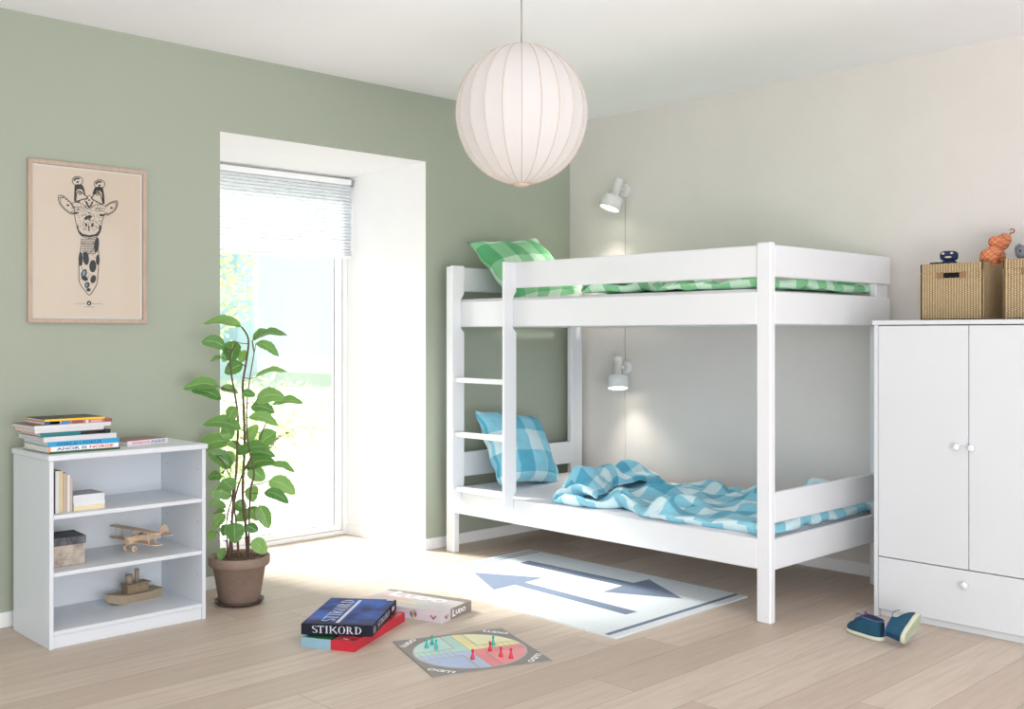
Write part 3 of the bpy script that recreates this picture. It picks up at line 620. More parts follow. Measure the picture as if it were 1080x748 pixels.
-411,-662,13,-395,-622,12,-376,-582,11,-357,-543,12,-341,-503,20,-326,-466,13,-323,-429,24,-318,-397,12,-330,-358,12,-350,-321,17,-373,-285,11,-389,-247,13,-395,-207,15,-400,-161,14,-402,-137,49,-405,-99,63,-403,-59,62,-386,-24,36,-373,18,14,-352,61,15,-339,98,21,-342,136,17,-339,174,32,-344,215,23,-362,249,15,-382,285,12,-404,322,20,-429,360,22,-446,397,20,-449,434,16,-450,480,16,-447,517,30,-432,550,53,-409,591,54,-386,628,79,-368,608,95,-376,543,74,-366,509,54,-374,481,76,-378,440,73,-384,398,75,-390,359,88,
-369,-660,18,-352,-621,12,-332,-581,11,-313,-541,16,-300,-499,11,-290,-457,22,-291,-418,21,-281,-391,28,-287,-353,17,-305,-316,14,-328,-279,13,-348,-241,12,-361,-202,14,-377,-165,26,-375,-128,42,-385,-90,52,-378,-56,53,-363,-26,22,-344,22,13,-322,65,18,-317,100,22,-310,137,24,-314,178,20,-322,222,27,-335,252,30,-341,291,18,-361,329,14,-388,367,12,-408,405,12,-417,444,15,-423,485,20,-417,514,40,-395,546,63,-374,585,77,-346,618,106,-345,603,140,-338,550,118,-328,526,87,-338,492,96,-338,456,85,-343,418,77,-355,384,77,
-327,-660,20,-308,-620,12,-288,-579,12,-269,-539,12,-255,-499,17,-251,-454,15,-256,-410,19,-253,-380,27,-259,-345,37,-273,-309,23,-295,-276,12,-314,-236,14,-332,-198,12,-348,-160,13,-363,-121,14,-368,-82,18,-355,-45,22,-332,-13,21,-314,31,13,-299,69,15,-298,106,22,-289,141,13,-288,189,19,-298,235,18,-304,260,42,-321,298,47,-334,331,29,-357,369,18,-374,412,16,-383,453,12,-390,496,13,-387,534,30,-357,557,60,-334,590,77,-318,625,124,-308,623,161,-288,570,148,-284,547,116,-286,512,103,-292,475,97,-302,442,86,-310,403,78,
-283,-664,13,-270,-618,20,-247,-577,13,-231,-536,15,-215,-502,24,-210,-464,19,-216,-418,11,-223,-373,12,-223,-339,25,-242,-307,13,-263,-269,17,-280,-227,12,-299,-192,22,-311,-155,14,-320,-115,14,-321,-77,18,-317,-38,12,-303,1,14,-287,37,14,-276,76,14,-272,115,13,-263,155,18,-261,201,24,-270,250,13,-275,274,52,-294,310,62,-312,334,37,-329,377,25,-339,422,14,-343,465,19,-341,502,14,-341,543,19,-346,579,29,-337,621,55,-298,647,102,-270,647,150,-252,596,148,-239,561,137,-237,532,120,-248,504,99,-252,468,87,-267,436,68,
-237,-672,13,-228,-621,12,-211,-574,21,-193,-533,14,-182,-503,31,-177,-467,19,-177,-421,16,-184,-376,11,-194,-334,12,-209,-298,18,-229,-260,11,-249,-220,21,-264,-184,24,-273,-146,18,-283,-110,18,-286,-71,13,-285,-32,13,-276,6,14,-261,43,21,-251,84,25,-242,125,24,-232,166,22,-237,209,13,-244,257,22,-247,288,45,-262,320,50,-287,342,21,-298,390,14,-300,437,15,-298,483,13,-292,506,15,-288,542,18,-295,589,14,-298,637,23,-273,682,64,-238,677,115,-214,628,144,-200,586,146,-201,560,118,-210,535,96,-215,501,76,-225,467,77,
-195,-675,23,-185,-628,12,-176,-576,19,-158,-533,20,-149,-499,23,-146,-462,13,-145,-419,11,-151,-375,11,-162,-334,14,-181,-294,11,-202,-255,20,-226,-218,18,-243,-178,17,-252,-136,21,-259,-102,14,-259,-63,14,-257,-22,15,-245,12,15,-232,52,16,-221,92,13,-210,133,15,-205,174,13,-205,217,12,-212,261,12,-218,302,23,-229,324,22,-248,363,13,-261,414,13,-268,463,22,-257,501,18,-260,534,21,-260,565,20,-246,600,23,-250,642,21,-239,703,26,-211,697,66,-186,658,107,-164,626,134,-170,595,116,-176,565,95,-182,527,80,-188,488,84,
-163,-665,40,-148,-627,21,-138,-579,11,-126,-535,23,-118,-493,17,-111,-453,13,-113,-411,15,-121,-371,14,-134,-330,12,-153,-290,12,-175,-249,17,-201,-211,15,-218,-173,14,-232,-133,13,-233,-93,14,-227,-49,13,-223,-16,28,-208,16,14,-197,57,13,-190,100,19,-180,141,18,-170,181,12,-167,221,13,-171,264,13,-178,303,14,-192,341,14,-209,382,13,-223,430,14,-231,474,13,-241,517,15,-230,548,24,-224,566,18,-218,606,32,-208,647,16,-194,708,13,-176,730,44,-160,704,91,-138,661,101,-136,623,100,-139,591,98,-149,553,81,-161,510,82,
-134,-661,28,-125,-618,19,-108,-576,17,-96,-532,14,-88,-489,19,-83,-448,19,-83,-406,13,-86,-364,13,-101,-325,15,-123,-286,14,-147,-245,15,-171,-206,15,-188,-167,19,-194,-125,13,-192,-80,13,-202,-52,27,-195,-13,34,-197,28,38,-181,66,37,-168,106,20,-144,145,12,-130,185,12,-128,227,13,-131,269,13,-142,312,13,-157,352,16,-170,393,24,-182,437,12,-196,482,15,-208,517,18,-205,541,37,-191,581,38,-179,623,27,-167,661,11,-157,719,18,-138,744,34,-132,737,81,-115,686,85,-107,652,85,-108,617,97,-116,577,83,-132,537,70,
-96,-657,13,-87,-614,14,-76,-571,17,-67,-528,18,-59,-486,14,-54,-443,17,-50,-401,17,-64,-363,26,-73,-322,20,-96,-283,19,-118,-242,14,-141,-204,17,-154,-162,13,-157,-117,14,-167,-82,32,-179,-47,53,-181,-6,52,-180,32,29,-158,74,14,-130,115,17,-104,149,20,-91,190,21,-89,232,12,-92,280,17,-102,324,12,-117,360,21,-129,398,13,-140,440,25,-152,480,13,-167,515,14,-170,556,13,-162,599,14,-143,639,19,-123,675,10,-119,731,14,-103,759,41,-97,757,84,-86,702,79,-77,668,86,-79,633,96,-90,594,87,-103,560,66,
-58,-650,19,-55,-608,18,-45,-568,21,-40,-526,23,-33,-484,21,-31,-439,14,-33,-403,35,-42,-362,41,-54,-320,38,-71,-278,29,-91,-238,18,-112,-198,13,-130,-158,25,-144,-116,32,-156,-76,31,-152,-39,44,-163,-5,22,-143,37,21,-111,78,13,-86,121,12,-68,160,20,-54,197,20,-48,244,13,-48,296,13,-59,337,22,-74,358,26,-85,399,12,-100,443,13,-110,486,20,-121,525,12,-124,567,12,-116,608,14,-102,649,18,-85,686,18,-81,740,18,-72,776,51,-60,766,89,-66,713,110,-54,679,104,-62,640,110,-64,601,100,-75,572,72,
-32,-644,24,-30,-605,16,-19,-566,20,-13,-526,15,-5,-484,26,-4,-439,13,-11,-401,23,-23,-363,21,-37,-321,16,-50,-277,14,-63,-234,13,-82,-194,16,-103,-155,12,-119,-113,13,-124,-72,19,-128,-40,15,-119,5,13,-97,50,13,-66,84,19,-44,121,14,-29,164,18,-12,210,15,0,262,13,-4,308,19,-26,326,48,-34,359,39,-45,403,24,-60,447,20,-72,489,13,-82,529,15,-87,570,17,-83,611,26,-77,653,22,-63,694,23,-49,742,21,-45,791,50,-32,779,99,-26,721,122,-24,682,130,-21,644,123,-30,612,101,-49,587,74,
-7,-643,28,-6,-602,15,4,-562,15,12,-526,14,21,-482,23,24,-438,16,20,-397,15,11,-356,13,1,-312,14,-16,-275,14,-35,-235,14,-50,-194,21,-66,-154,11,-80,-113,12,-86,-75,14,-82,-31,14,-70,14,13,-52,59,14,-31,96,12,-5,129,22,17,173,12,37,224,15,44,271,15,23,288,43,12,324,55,-6,363,36,-17,405,19,-21,450,14,-33,490,13,-43,530,16,-52,571,13,-55,611,16,-48,650,20,-32,689,27,-19,733,24,-16,793,34,-5,791,93,10,722,115,18,685,137,12,661,109,-3,626,97,-25,588,93,
19,-642,22,24,-602,16,34,-561,16,41,-521,14,52,-478,13,53,-436,18,50,-395,14,42,-350,14,28,-306,13,14,-271,24,1,-235,13,-16,-195,12,-28,-153,16,-39,-112,11,-42,-71,13,-39,-27,14,-25,16,14,-13,58,18,9,96,22,36,138,16,65,183,18,80,227,17,65,257,38,55,291,29,34,313,19,32,359,13,31,406,23,23,447,15,9,487,13,-5,527,13,-13,567,11,-13,608,18,-6,648,22,1,686,22,14,714,17,17,779,18,21,803,77,35,732,105,46,689,137,32,657,125,15,631,103,3,592,92,
45,-641,15,55,-600,18,70,-557,14,86,-514,17,90,-471,22,88,-435,24,84,-396,17,75,-349,14,62,-306,12,45,-274,20,36,-238,15,23,-195,12,11,-153,12,2,-113,11,0,-70,11,3,-25,11,13,18,13,31,57,13,55,96,20,84,138,12,96,179,28,103,218,41,104,254,28,88,274,13,88,320,18,88,367,14,77,407,23,61,443,14,41,481,21,29,521,14,22,562,14,22,603,12,28,645,18,34,676,32,41,695,24,45,763,17,46,812,61,58,742,92,68,688,121,58,651,118,42,618,100,28,592,78,
73,-641,12,77,-597,24,90,-550,38,100,-506,52,111,-465,56,124,-439,31,121,-397,13,111,-352,21,102,-311,14,87,-271,14,76,-230,15,67,-190,18,55,-152,13,46,-116,12,43,-74,11,47,-30,10,58,12,12,76,52,18,96,92,21,120,133,27,127,174,18,140,213,24,132,237,17,135,282,21,136,325,22,121,363,31,105,396,19,86,435,31,70,475,15,60,515,16,52,555,14,47,595,13,51,632,14,58,663,37,63,700,33,61,757,14,73,813,59,84,746,86,90,688,99,88,649,91,74,613,71,54,579,63,
103,-641,13,104,-590,13,111,-540,32,128,-506,61,145,-467,65,153,-430,49,158,-394,22,150,-352,12,140,-312,21,128,-274,15,121,-232,13,113,-190,18,96,-158,31,91,-122,14,88,-79,12,91,-36,12,102,6,11,118,47,14,136,88,18,152,129,12,167,169,13,173,201,16,172,246,16,170,283,23,161,323,14,146,354,30,128,394,26,122,439,26,108,478,17,93,511,20,86,546,15,76,588,13,74,630,14,77,667,15,81,703,29,74,755,25,100,803,67,110,742,94,117,689,83,117,643,77,111,596,81,90,559,88,
137,-642,13,140,-593,12,145,-539,15,162,-508,42,166,-468,36,176,-427,29,184,-390,21,189,-349,18,182,-312,13,169,-272,13,161,-236,26,149,-199,41,138,-160,44,131,-123,28,130,-82,14,133,-40,13,142,1,15,157,41,14,173,82,11,190,122,14,204,161,17,209,202,12,207,246,13,200,277,23,185,311,22,179,351,18,169,395,13,158,440,21,138,470,23,128,502,18,116,539,20,108,580,15,104,622,12,110,661,21,111,701,24,109,763,21,129,784,85,139,734,119,149,690,84,146,640,79,141,587,91,130,543,85,
167,-637,15,179,-596,13,188,-547,12,199,-503,14,207,-468,14,220,-429,15,230,-390,13,234,-349,15,227,-310,18,212,-272,14,196,-233,12,186,-197,27,178,-164,31,168,-129,13,169,-84,13,172,-42,19,182,-4,14,195,36,15,208,75,19,225,116,14,237,156,12,243,196,12,242,237,13,235,273,25,223,309,14,216,349,17,206,394,20,189,437,16,166,464,40,154,500,29,141,533,13,137,574,16,134,617,17,136,658,16,139,704,14,146,764,21,150,774,101,173,728,142,185,691,98,183,650,79,175,591,79,167,540,82,
203,-633,15,215,-592,13,230,-550,12,245,-508,13,259,-468,13,270,-429,23,279,-389,28,276,-353,18,269,-315,14,256,-274,15,241,-237,14,229,-199,15,218,-166,16,211,-126,12,208,-82,19,206,-44,20,219,-9,14,228,29,23,240,68,12,257,111,11,272,150,14,281,188,12,280,228,13,270,267,15,259,307,13,246,346,22,229,386,14,206,423,30,191,462,38,174,493,28,164,532,14,160,574,14,163,615,14,166,653,14,168,699,13,173,757,31,182,777,95,209,732,149,222,687,114,223,665,73,217,607,82,209,553,81,
244,-630,13,256,-589,12,272,-547,12,288,-506,12,302,-465,13,314,-425,14,322,-383,13,322,-346,16,315,-324,16,303,-288,16,289,-245,13,272,-202,14,259,-163,14,250,-124,14,241,-82,16,236,-41,14,241,-13,23,255,22,14,273,66,12,292,111,16,298,150,36,311,183,30,313,220,18,298,260,20,286,302,18,269,340,16,250,379,21,229,418,13,209,448,16,198,487,14,190,528,13,190,573,12,194,614,21,196,650,14,204,691,16,204,752,15,213,796,78,242,747,137,262,688,133,264,676,81,260,628,73,256,576,82,
289,-626,14,300,-585,12,316,-544,11,333,-505,17,347,-465,12,354,-421,16,359,-382,16,350,-353,18,348,-326,36,346,-295,14,330,-250,11,311,-204,12,296,-162,14,286,-123,12,275,-83,16,269,-44,18,270,-7,21,286,28,14,305,70,14,312,111,35,325,150,52,329,188,47,331,221,29,322,257,11,312,302,17,297,336,24,282,373,18,260,412,15,241,450,19,228,488,14,222,529,12,223,574,13,223,615,21,223,649,22,239,685,15,244,738,13,246,811,46,272,770,108,298,709,126,303,675,95,301,647,62,300,601,76,
331,-621,13,343,-580,14,352,-538,27,372,-503,30,392,-467,23,403,-428,15,396,-387,15,377,-346,14,365,-311,19,370,-284,33,366,-246,13,344,-201,19,331,-157,13,324,-122,14,317,-84,11,309,-44,17,307,-4,13,316,35,13,323,75,15,332,116,26,347,153,40,354,191,43,354,216,20,352,261,13,340,305,16,325,341,15,312,375,24,294,412,13,274,452,12,260,491,12,256,530,12,254,572,13,251,612,20,254,651,12,268,691,14,286,731,13,286,811,19,300,796,73,328,736,101,342,689,97,341,655,69,338,619,63,
374,-617,18,382,-575,28,386,-530,42,388,-485,56,395,-443,56,413,-411,46,440,-389,30,430,-349,13,407,-309,12,398,-273,15,396,-234,22,373,-196,18,365,-149,13,349,-121,40,346,-83,34,347,-43,20,342,-1,12,343,40,13,349,81,13,354,120,12,362,159,13,374,196,17,385,223,17,380,266,18,368,306,19,351,342,20,336,379,18,326,417,15,307,457,17,295,497,11,292,534,19,295,573,14,294,614,13,298,658,12,307,700,15,324,738,25,330,807,14,332,828,64,354,761,78,375,712,84,375,681,65,377,638,60,
415,-603,13,417,-562,16,414,-516,16,410,-467,31,421,-432,61,419,-397,80,431,-365,69,460,-341,43,456,-307,15,437,-269,16,421,-233,22,402,-192,14,380,-150,22,376,-116,40,370,-78,49,361,-37,44,362,6,29,366,49,15,381,86,20,396,116,13,406,154,14,412,191,15,415,230,15,410,270,17,401,309,14,384,348,13,368,387,14,356,427,15,341,464,14,332,506,11,328,547,12,338,582,20,344,621,11,347,666,17,353,711,16,363,754,17,372,813,14,369,853,57,389,790,71,404,734,66,413,695,73,413,657,52,
452,-595,24,456,-553,14,461,-511,20,455,-461,19,449,-415,37,443,-381,68,441,-354,96,457,-323,76,476,-297,44,468,-263,17,449,-226,18,430,-187,17,406,-147,14,385,-109,14,379,-71,27,374,-34,25,381,9,13,388,57,16,410,94,24,435,114,14,442,149,21,447,192,18,446,236,17,445,275,26,442,316,24,427,355,19,408,394,16,391,433,13,379,473,12,372,514,13,369,556,12,373,598,12,385,637,16,394,679,11,398,725,13,403,769,14,410,825,23,411,867,61,414,815,91,429,761,80,438,726,62,444,683,54]
def quilt(label, mat, z, sz=1.0, uoff=0, ys=.925, drop=.022):
    ax = [[v / 1000 for v in QUILT[a::3]] for a in range(3)]
    # spread the sheet out to the bed sides
    for k in range(len(ax[0])):
        x, y, zz = ax[0][k], ax[1][k], ax[2][k]
        ax[1][k] = -.722 + (y + .722) * ys; ax[2][k] = zz * 1.28; ax[0][k] = max(-.518, min(.50, x * 1.02))
    nu, nv, W, L = 28, 43, 1.38, 2.12; q = 0
    for s_ in (1, -1):
        for i in range(nu + 1):
            for j in range(nv + 1):
                if s_ == -1 and (i in (0, nu) or j in (0, nv)): continue
                f = max(0, 1 - j / 7); g = max(0, 1 - i / 5) * max(0, 1 - j / 34)
                ax[1][q] += f * (-.722 - ax[1][q]) * .9; ax[0][q] += g * (-.514 - ax[0][q]) * .9
                ax[2][q] = ax[2][q] + (.030 * min(1, j / 2) * f + .018 * g) * (1 if s_ > 0 else 0); q += 1
    idx = {}; k = 0; uvs = []
    for s_ in (1, -1):
        for i in range(nu + 1):
            for j in range(nv + 1):
                if s_ == -1 and (i in (0, nu) or j in (0, nv)): idx[i, j, s_] = idx[i, j, 1]; continue
                idx[i, j, s_] = k; k += 1
    fs, fu = [], []
    for s_ in (1, -1):
        for i in range(nu):
            for j in range(nv):
                q = [(i, j), (i + 1, j), (i + 1, j + 1), (i, j + 1)]
                if s_ < 0: q = q[::-1]
                fs.append([idx[a, b, s_] for a, b in q]); fu += [(a / nu * W + uoff, b / nv * L + (.057 if s_ < 0 else 0)) for a, b in q]
    me = bpy.data.meshes.new('duvet'); me.from_pydata(list(zip(*ax)), [], fs)
    uv = me.uv_layers.new(name='UVMap')
    for i, c in enumerate(fu): uv.data[i].uv = c
    me.polygons.foreach_set('use_smooth', [True] * len(fs)); me.materials.append(mat)
    o = bpy.data.objects.new('duvet', me); link(o); o.location = (-.570, -1.370, z - drop); o.scale = (1, 1, sz)
    sm = o.modifiers.new('smooth', 'SUBSURF'); sm.levels = 2; sm.render_levels = 2
    return tag(o, label, 'duvet')
quilt('crumpled blue checked duvet folded back over the lower bunk', M['blue_check'], ZM)
quilt('crumpled green checked duvet spread over the upper bunk', M['green_check'], ZU, .85, .04, .78, .012)

# ================================================================ WALL LAMPS
def wall_lamp(y, z, side, out, label, power=8):
    t = thing('wall_spotlight', (0, y, z), label, 'wall lamp', group='white wall spotlights')
    MB().lathe([(0, 0), (.040, 0), (.040, .012), (.036, .016), (0, .016)], 32, Matrix.Rotation(-PI / 2, 4, 'Y')).build('wall_plate', M['lampwhite'], t)
    MB().tube([(-.014, 0, 0), (-.075, 0, 0)], .008, 12).build('arm', M['lampwhite'], t)
    dn = Vector((0, 0, -1)) - RT * side - FW * out; mt = Matrix.Translation((-.085, 0, 0)) @ dn.to_track_quat('-Z', 'Y').to_matrix().to_4x4()
    h = MB(); h.lathe([(0, .062), (.023, .062), (.026, .058), (.026, -.045), (.055, -.050), (.061, -.056), (.061, -.125), (.058, -.125), (.058, -.06), (0, -.056)], 40, mt)
    h.build('lamp_shade', M['lampwhite'], t)
    MB().lathe([(0, -.118), (.056, -.118), (.056, -.112), (0, -.112)], 32, mt).build('bulb', M['bulb'], t)
    MB().lathe([(0, .067), (.006, .067), (.006, .061)], 12, mt).build('finial', M['gasket'], t)
    l = bpy.data.lights.new('lamp_light', 'SPOT'); l.energy = power; l.color = (1, .93, .82); l.spot_size = math.radians(110); l.spot_blend = .8; l.shadow_soft_size = .03
    lo = bpy.data.objects.new('lamp_light', l); link(lo, t); lo.matrix_local = mt @ Matrix.Translation((0, 0, -.13))
    return t
LY = -.452
t1 = wall_lamp(LY, 2.035, .36, .12, 'upper white wall spotlight, tilted sideways above the top bunk', 20)
t2 = wall_lamp(LY - .012, .985, .02, .27, 'lower white wall spotlight pointing straight down over the bottom bunk')
MB().tube([(-.004, 0, -.036), (-.004, 0, -1.01)], .002, 6).build('cord', M['cord_white'], t1)
MB().tube([(-.004, .012, -.036), (-.004, .012, -.90)], .002, 6).build('cord', M['cord_white'], t2)

# ================================================================ PENDANT LAMP
pc = CAM + FW * 3.96 + RT * (10 / 1110 * 3.96); pz = CH + (353 - 121) / 1110 * 3.96
RS, RH = .248, .262; NR = 22
pd = thing('pendant_lamp', (pc.x, pc.y, pz), 'large round cream fabric pendant lamp with vertical ribs hanging from the ceiling', 'pendant lamp')
TH0 = math.radians(6.5)
def prof(k, n=28):
    th = TH0 + (PI - 2 * TH0) * k / n
    return RS * math.sin(th), RH * math.cos(th)
m = MB(); n = 28; S = 6; rings = []
PH = _a + PI
for k in range(n + 1):
    r, z = prof(k, n); ring = []
    for i in range(NR):
        for s_ in range(S):
            f_ = s_ / S; an = 2 * PI * (i + f_) / NR + PH
            bul = 1 - .018 * math.sin(PI * f_) * math.sin(PI * k / n)
            ring.append(Vector((r * bul * math.cos(an), r * bul * math.sin(an), z)))
    rings.append(ring)
m.loft(rings, caps=False); m.build('shade', M['shade'], pd)
m = MB()
for i in range(NR):
    an = 2 * PI * i / NR + PH
    m.tube([(prof(k)[0] * 1.002 * math.cos(an), prof(k)[0] * 1.002 * math.sin(an), prof(k)[1]) for k in range(29)], .0016, 6)
m.build('shade_wire', M['rib'], pd)
zt = RH * math.cos(TH0)
MB().lathe([(0, zt + .005), (.024, zt + .005), (.031, zt + .001), (.031, zt - .005), (0, zt - .005)], 32).build('top_cap', M['lamp_wood'], pd)
MB().lathe([(0, -zt + .006), (.030, -zt + .006), (.030, -zt - .003), (.026, -zt - .008), (0, -zt - .008)], 32).build('bottom_cap', M['lamp_wood'], pd)
MB().tube([(0, 0, zt + .005), (0, 0, HC - pz - .02)], .0032, 8).build('cord', M['cord'], pd)
MB().lathe([(0, HC - pz), (.05, HC - pz), (.05, HC - pz - .015), (.01, HC - pz - .03), (0, HC - pz - .03)], 24).build('ceiling_rose', M['lampwhite'], pd)

# ================================================================ BOOKCASE
BX0, BX1 = -3.336, -2.702; BY0, BY1 = -.452, -.07; BT = .727
bc = thing('bookcase', ((BX0 + BX1) / 2, (BY0 + BY1) / 2, 0), 'low white bookcase with three shelves against the green wall', 'bookcase')
cx, cy = (BX0 + BX1) / 2, (BY0 + BY1) / 2
def cb(name, x0, x1, y0, y1, z0, z1, bev=.0015):
    return MB().box(x0 - cx, x1 - cx, y0 - cy, y1 - cy, z0, z1, bev).build(name, M['white_case'], bc)
cb('side_panel', BX0, BX0 + .016, BY0, BY1, 0, .706); cb('side_panel', BX1 - .016, BX1, BY0, BY1, 0, .706)
cb('top_panel', BX0 - .006, BX1 + .006, BY0 - .008, BY1 + .004, .706, BT, .003)
for z in (.285, .501): cb('shelf', BX0 + .0165, BX1 - .0165, BY0 + .004, BY1 - .012, z - .016, z)
cb('bottom_shelf', BX0 + .0165, BX1 - .0165, BY0 + .004, BY1 - .012, .049, .065)
cb('plinth', BX0 + .0165, BX1 - .0165, BY0 + .008, BY0 + .022, 0, .0485)
cb('back_panel', BX0 + .0165, BX1 - .0165, BY1 - .011, BY1 - .005, .0, .705)
for z in (.18, .34, .40, .62):
    for y in (BY0 + .04, BY1 - .06):
        MB().lathe([(0, 0), (.0025, 0), (.003, -.0003)], 8, Matrix.Translation((BX1 - .0162 - cx, y - cy, z)) @ Matrix.Rotation(-PI / 2, 4, 'Y')).build('peg_hole', M['gap'], bc)

# ================================================================ BOOKS
M['paper'] = plain('book_pages', (228, 224, 216), .9, .04, 80)
M['paper_grey'] = plain('grey_book_pages', (214, 214, 214), .9, .03, 80)
_cm = {}
def colm(rgb, rough=.45):
    k = (rgb, rough)
    if k not in _cm: _cm[k] = plain('colour_%02x%02x%02x' % rgb, rgb, rough, .03, 20)
    return _cm[k]
def book(loc, w, d, h, label, cover, spine=None, top=None, rotz=0, name='book', cat='book', group=None, text=None, tcol=(240, 240, 240), pages='paper', deco=None, up=False, text2=None):
    """lying book: w along x, d along y (spine on the -y side), h thick; up=True stands it spine to -y"""
    t = thing(name, loc, label, cat, rotz, group)
    ct = .0016 if h < .012 else .0022
    mt = Matrix.Identity(4)
    if up: mt = Matrix(((0, 0, 1, 0), (0, 1, 0, 0), (1, 0, 0, 0), (0, 0, 0, 1)))   # x->z, z->x
    def place(mb): mb.bm.transform(mt); return mb
    m = MB(); m.mat(colm(cover)).box(0, w, 0, d, 0, ct, .0004)
    m.mat(colm(top or cover)).box(0, w, 0, d, h - ct, h, .0004)
    m.mat(colm(spine or cover)).box(0, w, -.0005, ct, 0, h, .0004)
    if deco:
        for (a, b, z0, z1, c) in deco: m.mat(colm(c)).box(a * w, b * w, -.0009, -.0004, z0 * h, z1 * h)
    place(m).build('cover', None, t)
    m = MB().box(.003, w - .003, ct + .0004, d - .003, ct, h - ct); place(m).build('pages', M[pages], t)
    if text:
        m = MB(); put_text(m, text, (w * .12, -.0012, h * .2), (1, 0, 0), (0, 0, 1), h * .6, w * (.42 if text2 else .62), .02)
        if text2:
            m.mats = [colm(tcol), colm(text2[1])]; m.mi = 1; put_text(m, text2[0], (w * .58, -.0012, h * .2), (1, 0, 0), (0, 0, 1), h * .6, w * .34, .02); m.mi = 0
        place(m).build('title', colm(tcol), t, recalc=False)
    return t
G1 = 'books piled on the bookcase top'
z = BT
def pile(x0, x1, y0, d, h, label, **kw):
    global z
    book((x0, y0, z), x1 - x0, d, h, label, group=G1, **kw); z += h
pile(-3.318, -3.045, -.405, .27, .009, 'thin green book at the very bottom of the tall pile', cover=(44, 96, 44), rotz=.015)
pile(-3.325, -3.052, -.405, .255, .018, 'white-spined book with blue and red lettering near the pile bottom', cover=(238, 236, 234), text='ANOR IS', tcol=(28, 70, 150), text2=('NORGE', (206, 40, 44)), deco=[(0, .04, 0, 1, (236, 150, 120))])
pile(-3.322, -3.048, -.40, .27, .019, 'bright blue spined book in the lower half of the tall pile', cover=(40, 150, 196), top=(206, 208, 210), spine=(40, 156, 204), text='FAMILIE I FOKUS', tcol=(24, 104, 150), rotz=-.01)
pile(-3.338, -3.056, -.40, .26, .019, 'thick pale grey book right above the blue-spined one', cover=(206, 208, 214), pages='paper_grey', deco=[(0, 1, .0, 1, (214, 214, 218))], rotz=.02)
pile(-3.345, -3.078, -.39, .22, .015, 'black book with a teal spine end in the middle of the pile', cover=(18, 104, 112), top=(22, 22, 26), spine=(20, 116, 122), deco=[(.56, 1, .1, 1.0, (20, 20, 24)), (.80, .92, .38, .62, (225, 225, 225))], rotz=.0)
pile(-3.365, -3.10, -.385, .21, .015, 'pale book with an orange cover edge above the black one', cover=(232, 150, 120), spine=(226, 224, 226), top=(236, 140, 96), pages='paper_grey', rotz=.02)
pile(-3.368, -3.075, -.39, .23, .014, 'wide white paperback third from the top of the pile', cover=(218, 218, 222), top=(120, 90, 90), pages='paper_grey', rotz=.015)
pile(-3.330, -3.07, -.385, .21, .014, 'book with a colourful picture spine second from the pile top', cover=(196, 120, 110), spine=(176, 120, 116), deco=[(0, .22, .05, .95, (34, 72, 130)), (.08, .24, .3, .9, (210, 170, 160)), (.24, .36, .1, .95, (44, 130, 200)), (.40, .56, .1, .9, (140, 84, 78)), (.60, .64, .1, .9, (230, 210, 200)), (.68, .84, .15, .85, (214, 168, 158)), (.88, 1, .1, .9, (150, 80, 76))])
pile(-3.330, -3.10, -.388, .19, .008, 'topmost book with a bright yellow spine and black cover', cover=(238, 190, 40), spine=(244, 196, 36), top=(46, 40, 44))
# picture on the topmost cover
book((-2.985, -.335, BT), .20, .15, .020, 'paperback with pink spine lettering lying alone on the bookcase top', (226, 216, 222), spine=(236, 228, 234), top=(150, 110, 104), text='BONJOUR', tcol=(226, 120, 160), text2=('PARIS', (120, 140, 170)), pages='paper_grey', rotz=math.radians(13), deco=None)
# books standing in the upper shelf
G2 = 'small books standing in the upper bookcase shelf'
ZS = .501; xx = -3.318
for w_, h_, c_, sp_, tx_, lb in [
    (.011, .165, (226, 190, 200), (232, 196, 206), 'BABYDREAM', 'pink and white standing book leaning against the bookcase side'),
    (.009, .162, (66, 52, 50), (70, 56, 54), None, 'dark brown standing book, second from the bookcase side'),
    (.015, .160, (214, 216, 214), (216, 218, 216), None, 'white standing book just right of the dark brown one'),
    (.012, .160, (208, 190, 150), (214, 196, 156), None, 'cream yellow standing book, tallest in the middle'),
    (.015, .150, (184, 168, 148), (188, 172, 152), None, 'beige standing book just right of the cream yellow one'),
    (.010, .143, (214, 214, 212), (218, 218, 216), None, 'thin white standing book, second from the right end'),
    (.009, .133, (188, 176, 168), (192, 182, 174), None, 'shortest grey brown standing book at the right end')]:
    t = book((xx, -.405, ZS), h_, .12, w_, lb, c_, spine=sp_, up=True, group=G2, text=tx_, tcol=(90, 90, 110)); xx += w_ + .0008
z = ZS; G3 = 'small books lying in the upper bookcase shelf'
for h_, c_, sp_, lb, dx in [(.019, (206, 178, 120), (226, 212, 178), 'cream book at the bottom of the small lying pile', .0),
                            (.014, (190, 196, 200), (222, 226, 226), 'thin white book in the middle of the small lying pile', .001),
                            (.028, (160, 164, 172), (218, 220, 224), 'thick grey-topped book uppermost in the small lying pile', -.001)]:
    book((-3.229 + dx, -.405, z), .122, .13, h_, lb, c_, spine=sp_, group=G3, deco=[(.02, .98, .12, .88, sp_)]); z += h_

# ---- keepsake box
def mk_stone(name, a, b):
    t = NT(name); n = t.noise(t.coord(), 22, 8, .75); r = t.add('ShaderNodeMapRange'); t.setin(r, From_Min=.38, From_Max=.62); t.link(n, r.inputs[0])
    t.base(t.mix(r.outputs[0], srgb(*a), srgb(*b))); t.b.inputs['Roughness'].default_value = .8; return t.m
bx = thing('storage_box', (-3.238, -.29, .285), 'small beige patterned storage box with a dark mottled lid', 'box', rotz=math.radians(-4))
MB().box(-.075, .075, -.072, .072, 0, .082, .002).build('box_body', mk_stone('mottled_beige_paper', (150, 136, 124), (198, 188, 176)), bx)
MB().box(-.078, .078, -.075, .075, .0825, .113, .002).build('lid', mk_stone('mottled_dark_paper', (66, 68, 74), (118, 118, 122)), bx)

